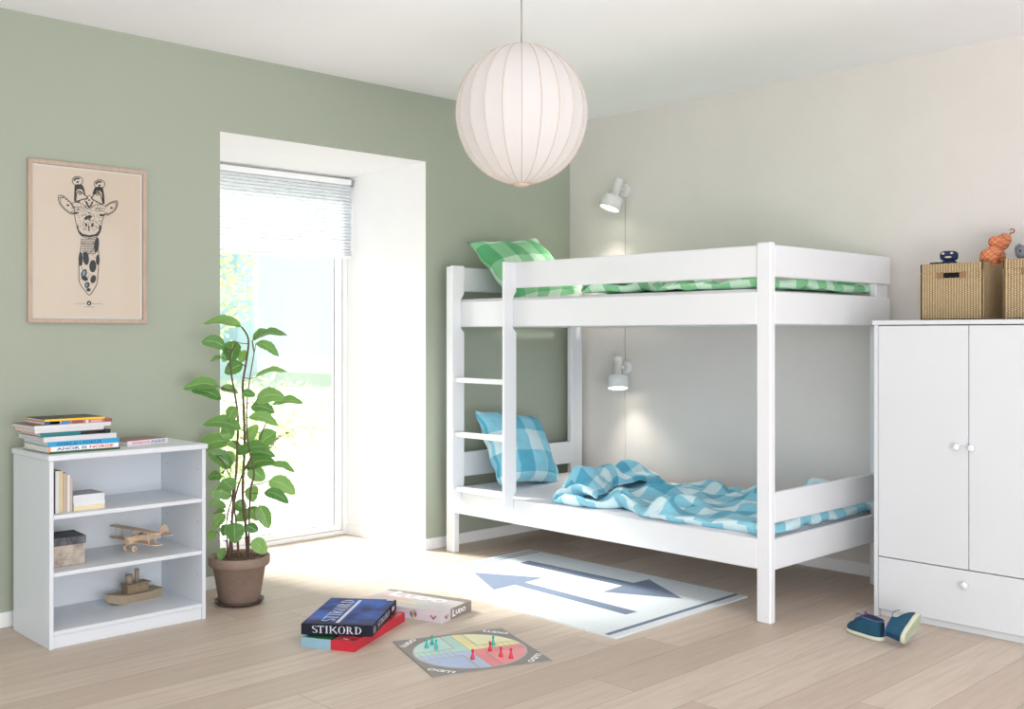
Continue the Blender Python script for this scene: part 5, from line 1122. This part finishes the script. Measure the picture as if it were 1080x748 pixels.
m.mat(PAS[3]).poly([(w * .44, d * .10, h + .0006), (w * .48, d * .10, h + .0006), (w * .48, d * .40, h + .0006), (w * .44, d * .40, h + .0006)])
m.mat(colm((224, 196, 206))).poly([(w * .34, d * .06, h + .0006), (w * .40, d * .06, h + .0006), (w * .40, d * .2, h + .0006), (w * .34, d * .2, h + .0006)])
m.build('box_body', None, lb, recalc=False)
m = MB()
put_text(m, 'L', (w * .34, -.0012, h * .20), (1, 0, 0), (0, 0, 1), h * .66, w * .10, .05); put_text(m, 'UDO', (w * .45, -.0012, h * .30), (1, 0, 0), (0, 0, 1), h * .42, w * .34, .05)
m.mat(WHT); m.build('end_lettering', WHT, lb, recalc=False)
m = MB(); put_text(m, 'L', (w * .56, d * .86, h + .001), (0, -1, 0), (1, 0, 0), w * .34, d * .15, .05); put_text(m, 'UDO', (w * .56, d * .68, h + .001), (0, -1, 0), (1, 0, 0), w * .22, d * .50, .05)
m.build('top_lettering', WHT, lb, recalc=False)
m = MB(); put_text(m, 'LUDO', (-.0008, d * .74, h * .28), (0, -1, 0), (0, 0, 1), h * .45, d * .30, .02); m.build('side_lettering', colm((236, 226, 232)), lb, recalc=False)
m = MB(); cols = [(190, 74, 92), (222, 196, 100), (112, 170, 160), (106, 120, 190)]
for k in range(16):
    m.mat(colm(cols[(k // 2) % 4])); a0, a1 = 2 * PI * k / 16, 2 * PI * (k + 1) / 16; c_ = Vector((-.0010, d * .335, h * .5)); r_ = h * .40
    m.poly([c_, c_ + Vector((0, r_ * math.cos(a0), r_ * math.sin(a0))), c_ + Vector((0, r_ * math.cos(a1), r_ * math.sin(a1)))])
m.build('colour_wheel', None, lb, recalc=False)
m = MB()
for (px3, uu) in ((Vector((-.0010, d * .10, h * .42)), Vector((0, -1, 0))), (Vector((w * .14, -.0010, h * .42)), Vector((1, 0, 0)))):
    for (a, c) in ((-.010, (196, 120, 120)), (.010, (204, 132, 110)), (0, (120, 96, 104))):
        m.mat(colm(c)); m.poly([px3 + uu * (a + .006 * math.cos(t_)) + Vector((0, 0, .006 * math.sin(t_) + (.005 if a else -.002))) for t_ in [2 * PI * k / 10 for k in range(10)]])
m.build('small_emblem', None, lb, recalc=False)

# ludo board
bc_ = [Vector((-2.346, -1.262, 0)), Vector((-1.911, -1.408, 0)), Vector((-2.087, -1.848, 0)), Vector((-2.508, -1.684, 0))]
bm_ = sum(bc_, Vector()) / 4; aU = math.atan2(-(.146 + .164) / 2, .428); S_ = .456
lbd = thing('ludo_board', (bm_.x, bm_.y, 0), 'square grey ludo board with four pastel quadrants lying open on the floor', 'game board', rotz=aU)
h2 = S_ / 2; TB = .004
m = MB(); m.mat(colm((146, 141, 137), .6)).box(-h2, -.0006, -h2, h2, 0, TB, .0003).box(.0006, h2, -h2, h2, 0, TB, .0003)
e = TB + .0002; R_ = S_ * .455
QC = {(-1, 1): ((196, 228, 220), (186, 224, 212)), (1, 1): ((242, 240, 196), (244, 236, 172)), (1, -1): ((240, 158, 160), (240, 146, 150)), (-1, -1): ((178, 196, 228), (190, 206, 232))}
ST = .046
m.mat(colm((190, 188, 184))).poly([Vector(((R_ + .006) * math.cos(2 * PI * k / 64), (R_ + .006) * math.sin(2 * PI * k / 64), e)) for k in range(64)]); e += .0002
for (sx, sy), (c1, c2) in QC.items():
    a0 = math.atan2(sy, sx) - PI / 4; arcp = [Vector((R_ * math.cos(a0 + PI / 2 * k / 20), R_ * math.sin(a0 + PI / 2 * k / 20), e)) for k in range(21)]
    m.mat(colm(c2)).poly([Vector((0, 0, e))] + arcp)
    # home field
    lim = math.sqrt(R_ * R_ - ST * ST); t0 = math.atan2(ST, lim); t1 = PI / 2 - t0
    hp = [Vector((ST * 1.0, ST * 1.0, e + .0002))] + [Vector((R_ * math.cos(t0 + (t1 - t0) * k / 20), R_ * math.sin(t0 + (t1 - t0) * k / 20), e + .0002)) for k in range(21)]
    hp = [Vector((p.x * sx, p.y * sy, p.z)) for p in hp]
    if sx * sy < 0: hp = hp[::-1]
    m.mat(colm(c1)).poly(hp)
LN = colm((176, 160, 160)); m.mat(LN); e2 = e + .0004
def ln(x0, y0, x1, y1, w=.0022): ribbon(m, [(x0, y0, e2), (x1, y1, e2)], w, (0, 0, 1))
for sx in (-1, 1):
    for sy in (-1, 1):
        lim = math.sqrt(R_ * R_ - ST * ST); ln(ST * sx, ST * sy, lim * sx, ST * sy, .004); ln(ST * sx, ST * sy, ST * sx, lim * sy, .004)
for s_ in (-1, 1):
    for q_ in (ST * .0,): ln(q_, ST * .3 * s_, q_, R_ * s_, .0018); ln(ST * .3 * s_, q_, R_ * s_, q_, .0018)
    for k in range(1, 7):
        t_ = ST + (R_ - ST) * k / 6.6; ln(-ST, t_ * s_, ST, t_ * s_, .0016); ln(t_ * s_, -ST, t_ * s_, ST, .0016)
m.build('board', None, lbd, recalc=False)
m = MB()
for k in range(4):
    a = PI / 4 + k * PI / 2; out = Vector((math.cos(a), math.sin(a), 0)); u_ = Vector((math.sin(a), -math.cos(a), 0))
    put_text(m, 'LUDO', out * (R_ + .048) + Vector((0, 0, TB + .0008)), u_, out, .024, .105, .05, center=True)
m.build('corner_lettering', WHT, lbd, recalc=False)
tl_, rd_ = colm((40, 168, 160), .3), colm((200, 28, 58), .3)
prof_ = [(0, 0), (.0078, 0), (.0080, .003), (.0066, .008), (.0046, .016), (.0034, .022), (.0030, .0245), (.0042, .026), (.0052, .0292), (.0048, .033), (.0028, .0355), (0, .0362)]
cells = 'teal game pawns', 'red game pawns'
Cw = lambda a, b: (400 + a / 5.4, 650 + b / 5.4)
for (x, y), c, lab, g in [
    (at(*Cw(270, 181), z=TB), tl_, 'leftmost teal pawn on the ludo board', cells[0]) and (tuple(at(*Cw(270, 181), z=TB))[:2], tl_, 'leftmost teal pawn of the trio on the mint field', cells[0]),
    (tuple(at(*Cw(301, 163), z=TB))[:2], tl_, 'rearmost teal pawn of the trio on the mint field', cells[0]),
    (tuple(at(*Cw(325, 188), z=TB))[:2], tl_, 'rightmost teal pawn of the trio on the mint field', cells[0]),
    (tuple(at(520.2, 681.0, z=TB))[:2], tl_, 'lone teal pawn standing behind a red pawn', cells[0]),
    (tuple(at(*Cw(532, 246), z=TB))[:2], rd_, 'lone red pawn standing on the blue field', cells[1]),
    (tuple(at(*Cw(631, 199), z=TB))[:2], rd_, 'red pawn standing right in front of the lone teal pawn', cells[1]),
    (tuple(at(*Cw(693, 232), z=TB))[:2], rd_, 'middle red pawn standing on the red field', cells[1]),
    (tuple(at(*Cw(750, 240), z=TB))[:2], rd_, 'rightmost red pawn standing on the red field', cells[1])]:
    o = MB().lathe(prof_, 20).build('game_pawn', c, None, loc=(x, y, TB + .0008)); tag(o, lab, 'game pawn', g)

# ================================================================ WARDROBE
WY0, WY1 = -2.348, -3.140; WXF = -.650; WZ = 1.239
wd = thing('wardrobe', (-.325, -2.744, 0), 'white two-door wardrobe with a bottom drawer and round knobs at the right', 'wardrobe')
def wb(name, x0, x1, ya, yb, z0, z1, bev=.0015, par=None, m='wardrobe'):
    return MB().box(x0 + .325, x1 + .325, yb + 2.744, ya + 2.744, z0, z1, bev).build(name, M[m], par or wd)
wb('side_panel', WXF, -.004, WY0, WY0 - .017, 0, 1.220); wb('side_panel', WXF, -.004, WY1 + .017, WY1, 0, 1.220)
wb('top_panel', WXF - .006, -.002, WY0 + .006, WY1 - .006, 1.2205, WZ, .002)
wb('back_panel', -.012, -.004, WY0 - .0175, WY1 + .0175, .03, 1.22)
wb('inner_shelf', WXF + .03, -.013, WY0 - .018, WY1 + .018, .240, .256); wb('inner_shelf', WXF + .06, -.013, WY0 - .018, WY1 + .018, .80, .816)
wb('plinth', WXF + .022, WXF + .038, WY0 - .018, WY1 + .018, 0, .030)
mid = (WY0 + WY1) / 2
d1 = wb('door', WXF - .0, WXF + .017, WY0 - .0195, mid + .0017, .2525, 1.2165); d2 = wb('door', WXF, WXF + .017, mid - .0017, WY1 + .0195, .2525, 1.2165)
drw = wb('drawer', WXF, WXF + .017, WY0 - .0195, WY1 + .0195, .032, .2485)
MB().box(WXF + .03 + .325, -.05 + .325, WY1 + .03 + 2.744, WY0 - .03 + 2.744, .05, .06).build('drawer_bottom', M['wardrobe'], wd)
def knob(y, z, par):
    mt = Matrix.Translation((WXF + .325, y + 2.744, z)) @ Matrix.Rotation(-PI / 2, 4, 'Y')
    MB().lathe([(0, 0), (.008, 0), (.0065, .008), (.0075, .012), (.0125, .016), (.0145, .021), (.0125, .027), (.006, .030), (0, .0305)], 28, mt).build('knob', M['white'], par)
knob(-2.703, .735, d1); knob(-2.762, .735, d2); knob(-2.735, .194, drw)

# ---- baskets
def basket(y0, y1, x0, x1, hh, label):
    t = thing('woven_basket', ((x0 + x1) / 2, (y0 + y1) / 2, WZ), label, 'basket', group='woven storage baskets'); hx, hy = (x1 - x0) / 2, (y1 - y0) / 2; k = .010
    z0, z1 = hh - .062, hh - .040; s0, s1 = -.037, .037
    m = MB(); m.box(-hx, hx, -hy, hy, 0, k, .002).box(hx - k, hx, -hy, hy, 0, hh, .003).box(-hx, hx, -hy, -hy + k, 0, hh, .003).box(-hx, hx, hy - k, hy, 0, hh, .003)
    m.box(-hx, -hx + k, -hy, hy, 0, z0, .002).box(-hx, -hx + k, -hy, hy, z1, hh, .003).box(-hx, -hx + k, -hy, s0, z0, z1).box(-hx, -hx + k, s1, hy, z0, z1)
    m.build('woven_body', M['weave'], t)
    for a, b in ((s0 - .026, s0 + .002), (s1 - .002, s1 + .026)): MB().box(-hx - .0025, -hx - .0002, a, b, z0 - .002, z1 + .002, .0008).build('handle_tab', M['leather'], t)
    MB().box(-hx + k + .001, -hx + k + .003, s0 - .01, s1 + .01, z0 - .01, z1 + .01).build('slot_shade', M['black'], t)  # black sheet behind the slot, stands in for the shade inside the basket
    return t
basket(-2.702, -2.432, -.400, -.100, .243, 'woven seagrass basket on the wardrobe with a navy toy inside')
basket(-3.060, -2.788, -.425, -.125, .247, 'woven seagrass basket on the wardrobe at the right picture edge')

M['navy'] = plain('navy_felt', (32, 48, 84), .95, .06, 40, .4, 300); M['cream'] = plain('cream_felt', (222, 206, 178), .95)
p = at(1001, 270, x=-.30)
nv = thing('plush_toy', (p.x, p.y, WZ + .0105), 'navy blue soft toy with cream eyes peeping over the first basket', 'soft toy', rotz=math.radians(12))
zc = p.z - WZ - .0105
m = MB(); m.ell((0, 0, zc), (.030, .036, .0215), None, 24, 16, .62).ell((0, 0, zc - .022), (.018, .018, .014)).ell((0, 0, zc - .048), (.030, .040, .030), None, 24, 16, .8).ell((0, 0, zc - .12), (.034, .046, .075), None, 24, 16, .8)
for s_ in (-1, 1): m.tube([(0, s_ * .022, zc - .16), (-.004, s_ * .024, .0), ], [.018, .015], 12); m.tube([(0, s_ * .034, zc - .035), (-.004, s_ * (.060 if s_ > 0 else .05), zc - (.034 if s_ > 0 else .06)), (-.004, s_ * (.078 if s_ > 0 else .05), zc - (.034 if s_ > 0 else .09))], [.010, .008, .007], 10)
m.build('body', M['navy'], nv)
for y, zz in ((.019, .009), (-.016, .010)): MB().ell((-.029, y, zc + zz), (.003, .0065, .0045)).build('eye', M['cream'], nv)
MB().ell((-.0295, -.002, zc - .007), (.003, .014, .0038)).build('mouth', M['cream'], nv)

def mk_plaid():
    t = NT('orange_plaid_fabric'); co = t.coord(); sp = t.add('ShaderNodeSeparateXYZ'); t.link(co, sp.inputs[0])
    a = t.math('ADD', sp.outputs[1], sp.outputs[2]); b = t.math('SUBTRACT', sp.outputs[1], sp.outputs[2])
    la = t.math('LESS_THAN', t.math('FRACT', t.math('DIVIDE', a, .022)), .2); lb_ = t.math('LESS_THAN', t.math('FRACT', t.math('DIVIDE', b, .022)), .2)
    n = t.noise(co, 50, 3); c = t.mix(n, srgb(206, 128, 88), srgb(222, 150, 108)); c = t.mix(t.math('MULTIPLY', la, .6), c, srgb(170, 62, 30)); c = t.mix(t.math('MULTIPLY', lb_, .6), c, srgb(150, 70, 40))
    t.base(c); t.b.inputs['Roughness'].default_value = .95; return t.m
PLD = mk_plaid()
q0 = at(1048, 277, y=-2.690)
og = thing('plush_creature', (q0.x, q0.y, WZ + .2435), 'orange plaid soft toy with an antenna slumped over the basket rim', 'soft toy')
oc = Vector(og.location)
def OP(px, py, dx=0): r = at(px, py, y=q0.y) - oc; return Vector((r.x + dx, r.y, r.z))
m = MB(); m.tube([OP(1041, 277), OP(1043, 271), OP(1049, 266), OP(1053, 262)], [.030, .038, .030, .015], 16)
m.tube([OP(1051, 275), OP(1054, 268), OP(1053, 262)], [.020, .026, .014], 14)
m.tube([OP(1049, 262), OP(1052, 259), OP(1056, 256), OP(1060, 252.5), OP(1063, 250)], [.018, .030, .034, .028, .012], 16)
m.ell(OP(1049, 255), (.022, .026, .024), None, 16, 12); m.ell(OP(1051, 252), (.013, .014, .010))
m.tube([OP(1056, 268), OP(1058, 272, -.01), OP(1056, 280, -.03)], [.014, .016, .010], 12)
m.build('body', PLD, og)
RDB = colm((150, 52, 40), .9)
m = MB(); m.tube([OP(1056, 279, -.03), OP(1055, 285, -.03), OP(1053, 291, -.03)], [.006, .005, .004], 8).tube([OP(1055, 283, -.03), OP(1051.5, 289, -.03)], .003, 6); m.build('hand', RDB, og)
m = MB(); m.tube([OP(1062, 251), OP(1065, 247.5), OP(1066.5, 245.5)], .0035, 8)
lc = OP(1067.6, 243.6); m.tube([lc + Vector((0, .009 * math.cos(a), .009 * math.sin(a))) for a in [PI * .1 + 1.7 * PI * k / 12 for k in range(13)]], .003, 6); m.build('antenna', colm((176, 108, 84), .9), og)
for a, b in ((1051, 253.5), (1057, 253)): m = MB(); m.ell(OP(a, b, -.031), (.004, .0075, .006)); m.build('eye', colm((228, 176, 60), .6), og)
m = MB(); m.ell(OP(1052, 258.5, -.030), (.004, .009, .003)); m.build('mouth', RDB, og)
g0 = at(1084, 266, x=-.36)
ge = thing('plush_animal', (g0.x, g0.y, WZ + .0105), 'rounded grey soft toy in the right-hand basket at the picture edge', 'soft toy')
zc = g0.z - WZ - .0105
m = MB(); m.ell((0, 0, zc - .004), (.040, .046, .034)).ell((0, 0, zc - .09), (.050, .056, .085)).ell((0, 0, .05), (.05, .06, .05))
m.build('body', plain('grey_plush', (120, 126, 134), .95, .06, 60, .4, 300), ge)
for s_ in (-1, 1): MB().ell((.004, s_ * .036, zc + .012), (.012, .016, .024)).build('ear', plain('grey_plush_ear', (104, 110, 120), .95), ge)
for s_ in (-1, 1): MB().ell((-.037, s_ * .016, zc + .004), (.004, .004, .004), None, 10, 8).build('eye', M['black'], ge)

# ================================================================ SHOES
def outline(xb, xf, w, z, n=40, tilt=0):
    c = (xb + xf) / 2; a = (xf - xb) / 2; P = []
    for k in range(n):
        t_ = 2 * PI * k / n; cx_ = math.cos(t_); sx_ = math.sin(t_)
        x = c + a * math.copysign(abs(cx_) ** .8, cx_); u = (x - c) / max(a, 1e-6)
        ww = w * (1 + .10 * u - .10 * math.exp(-((u + .15) / .35) ** 2))
        P.append(Vector((x, ww * math.copysign(abs(sx_) ** .75, sx_), z + tilt * (x - c))))
    return P
def shoe(name, loc, rot, label):
    t = thing(name, loc, label, 'shoe', rot=rot, group='pair of dark teal sneakers')
    TEAL = plain('teal_suede', (22, 74, 98), .9, .12, 50, .3, 300); RUB = colm((204, 206, 186), .7); TRD = plain('sole_tread', (176, 186, 160), .8, .12, 120, .8, 200)
    m = MB(); m.mat(RUB).loft([outline(-.088, .088, .0345, .002), outline(-.090, .090, .0360, .005), outline(-.090, .090, .0362, .014), outline(-.088, .088, .0345, .017)])
    m.mat(TRD)
    for k in range(14): x = -.075 + k * .0115; m.box(x, x + .006, -.024, .024, .0, .003, .0005)
    m.build('sole', None, t)
    m = MB(); m.loft([outline(-.086, .086, .0335, .016), outline(-.087, .086, .0350, .026), outline(-.086, .074, .0345, .040), outline(-.084, .050, .0320, .054), outline(-.083, .018, .0290, .067, tilt=-.05), outline(-.085, .010, .0290, .078, tilt=.06), outline(-.082, .007, .0262, .0785, tilt=.06)], caps=False)
    m.build('upper', TEAL, t)
    m = MB(); m.loft([outline(-.082, .007, .0262, .0783, tilt=.06), outline(-.079, .004, .0235, .060), outline(-.076, .02, .025, .03), outline(-.074, .03, .024, .022)], caps=True); m.build('lining', M['shoe_dark'], t)
    m = MB(); m.tube([outline(-.0835, .0085, .0275, .0785, tilt=.06)[k % 40] for k in range(41)], .0024, 6, caps=False); m.build('collar', colm((70, 92, 150), .8), t)
    m = MB(); m.loft([[Vector((x, -y, z_)), Vector((x, 0, z_ + .004)), Vector((x, y, z_)), Vector((x, 0, z_ - .002))] for x, y, z_ in [(.052, .010, .052), (.03, .013, .062), (.008, .015, .075), (-.004, .014, .088)]]); m.build('tongue', colm((128, 66, 120), .9), t)
    LC = colm((60, 80, 130), .8); m = MB()
    for i, (x, z_) in enumerate(((.046, .055), (.034, .062), (.021, .069), (.010, .075))): m.tube([(x - .003, -.020, z_ - .008), (x, -.010, z_ + .003), (x + .002, 0, z_ + .006), (x, .010, z_ + .003), (x - .003, .020, z_ - .008)], .0018, 6)
    m.tube([(.010, .008, .080), (.016, .022, .088), (.028, .026, .086), (.030, .016, .080), (.018, .006, .080)], .0014, 6)
    m.tube([(.010, -.008, .080), (.020, -.022, .090), (.034, -.030, .082), (.036, -.038, .066)], .0014, 6)
    m.build('laces', LC, t)
    m = MB(); m.loft([[Vector((-.0885, y, z_)) for y, z_ in ((-.010, .020), (.010, .020), (.008, .070), (-.008, .070))], [Vector((-.0855, y, z_)) for y, z_ in ((-.012, .020), (.012, .020), (.009, .072), (-.009, .072))]]); m.build('heel_tab', colm((18, 58, 84), .9), t)
    return t
shoe('sneaker', (-.965, -2.475, .0005), (0, 0, math.radians(73)), 'dark teal child sneaker standing upright in front of the wardrobe')
sp_ = at(963, 664, z=.060)
shoe('sneaker', (sp_.x, sp_.y, .060), (math.radians(-78), math.radians(-17), math.radians(4)), 'dark teal child sneaker tipped on its side, pale sole showing')

# ================================================================ LIGHT
w = bpy.data.worlds.new('World'); scene.world = w; w.use_nodes = True
bg = w.node_tree.nodes['Background']; bg.inputs[0].default_value = (.86, .94, 1.0, 1); bg.inputs[1].default_value = 1.2
def area(name, loc, target, sx, sy, power, col):
    l = bpy.data.lights.new(name, 'AREA'); l.shape = 'RECTANGLE'; l.size = sx; l.size_y = sy; l.energy = power; l.color = col
    o = bpy.data.objects.new(name, l); o.location = loc; o.rotation_euler = (Vector(target) - Vector(loc)).to_track_quat('-Z', 'Y').to_euler(); link(o); return o
s = bpy.data.lights.new('sun', 'SUN'); s.energy = 15; s.angle = math.radians(14); s.color = (1, .975, .93)
so = bpy.data.objects.new('sun', s); so.rotation_euler = Vector((.22, -.80, -.62)).to_track_quat('-Z', 'Y').to_euler(); link(so)
area('sky_fill', (-4.4, 2.6, 2.6), (-1.3, .1, .9), 2.6, 2.6, 300, (.96, .98, 1))  # added lamp out of view, brightens the right side of the reveal
area('room_fill', (-4.6, -5.6, 2.2), (-.8, -1.4, .9), 2.6, 1.6, 30, (1, .98, .97))
area('ceiling_fill', (-3.9, -5.2, .4), (-2.0, -1.6, 2.5), 2.4, 1.6, 110, (1, .98, 1))  # added uplight out of view, stands in for light bounced onto the ceiling

# ================================================================ CAMERA
cd = bpy.data.cameras.new('camera'); cam = bpy.data.objects.new('camera', cd); link(cam)
cd.sensor_width = 36; cd.sensor_fit = 'HORIZONTAL'; cd.lens = 36 * FOC / 1080; cd.shift_y = -(374 - HZ) / 1080; cd.clip_start = .05
cam.location = CAM; cam.rotation_euler = (PI / 2, 0, _a - PI / 2)
scene.camera = cam
scene.view_settings.view_transform = 'Standard'; scene.view_settings.look = 'None'; scene.view_settings.exposure = 0; scene.view_settings.gamma = 1
scene.cycles.max_bounces = 10; scene.cycles.diffuse_bounces = 6; scene.cycles.transparent_max_bounces = 12
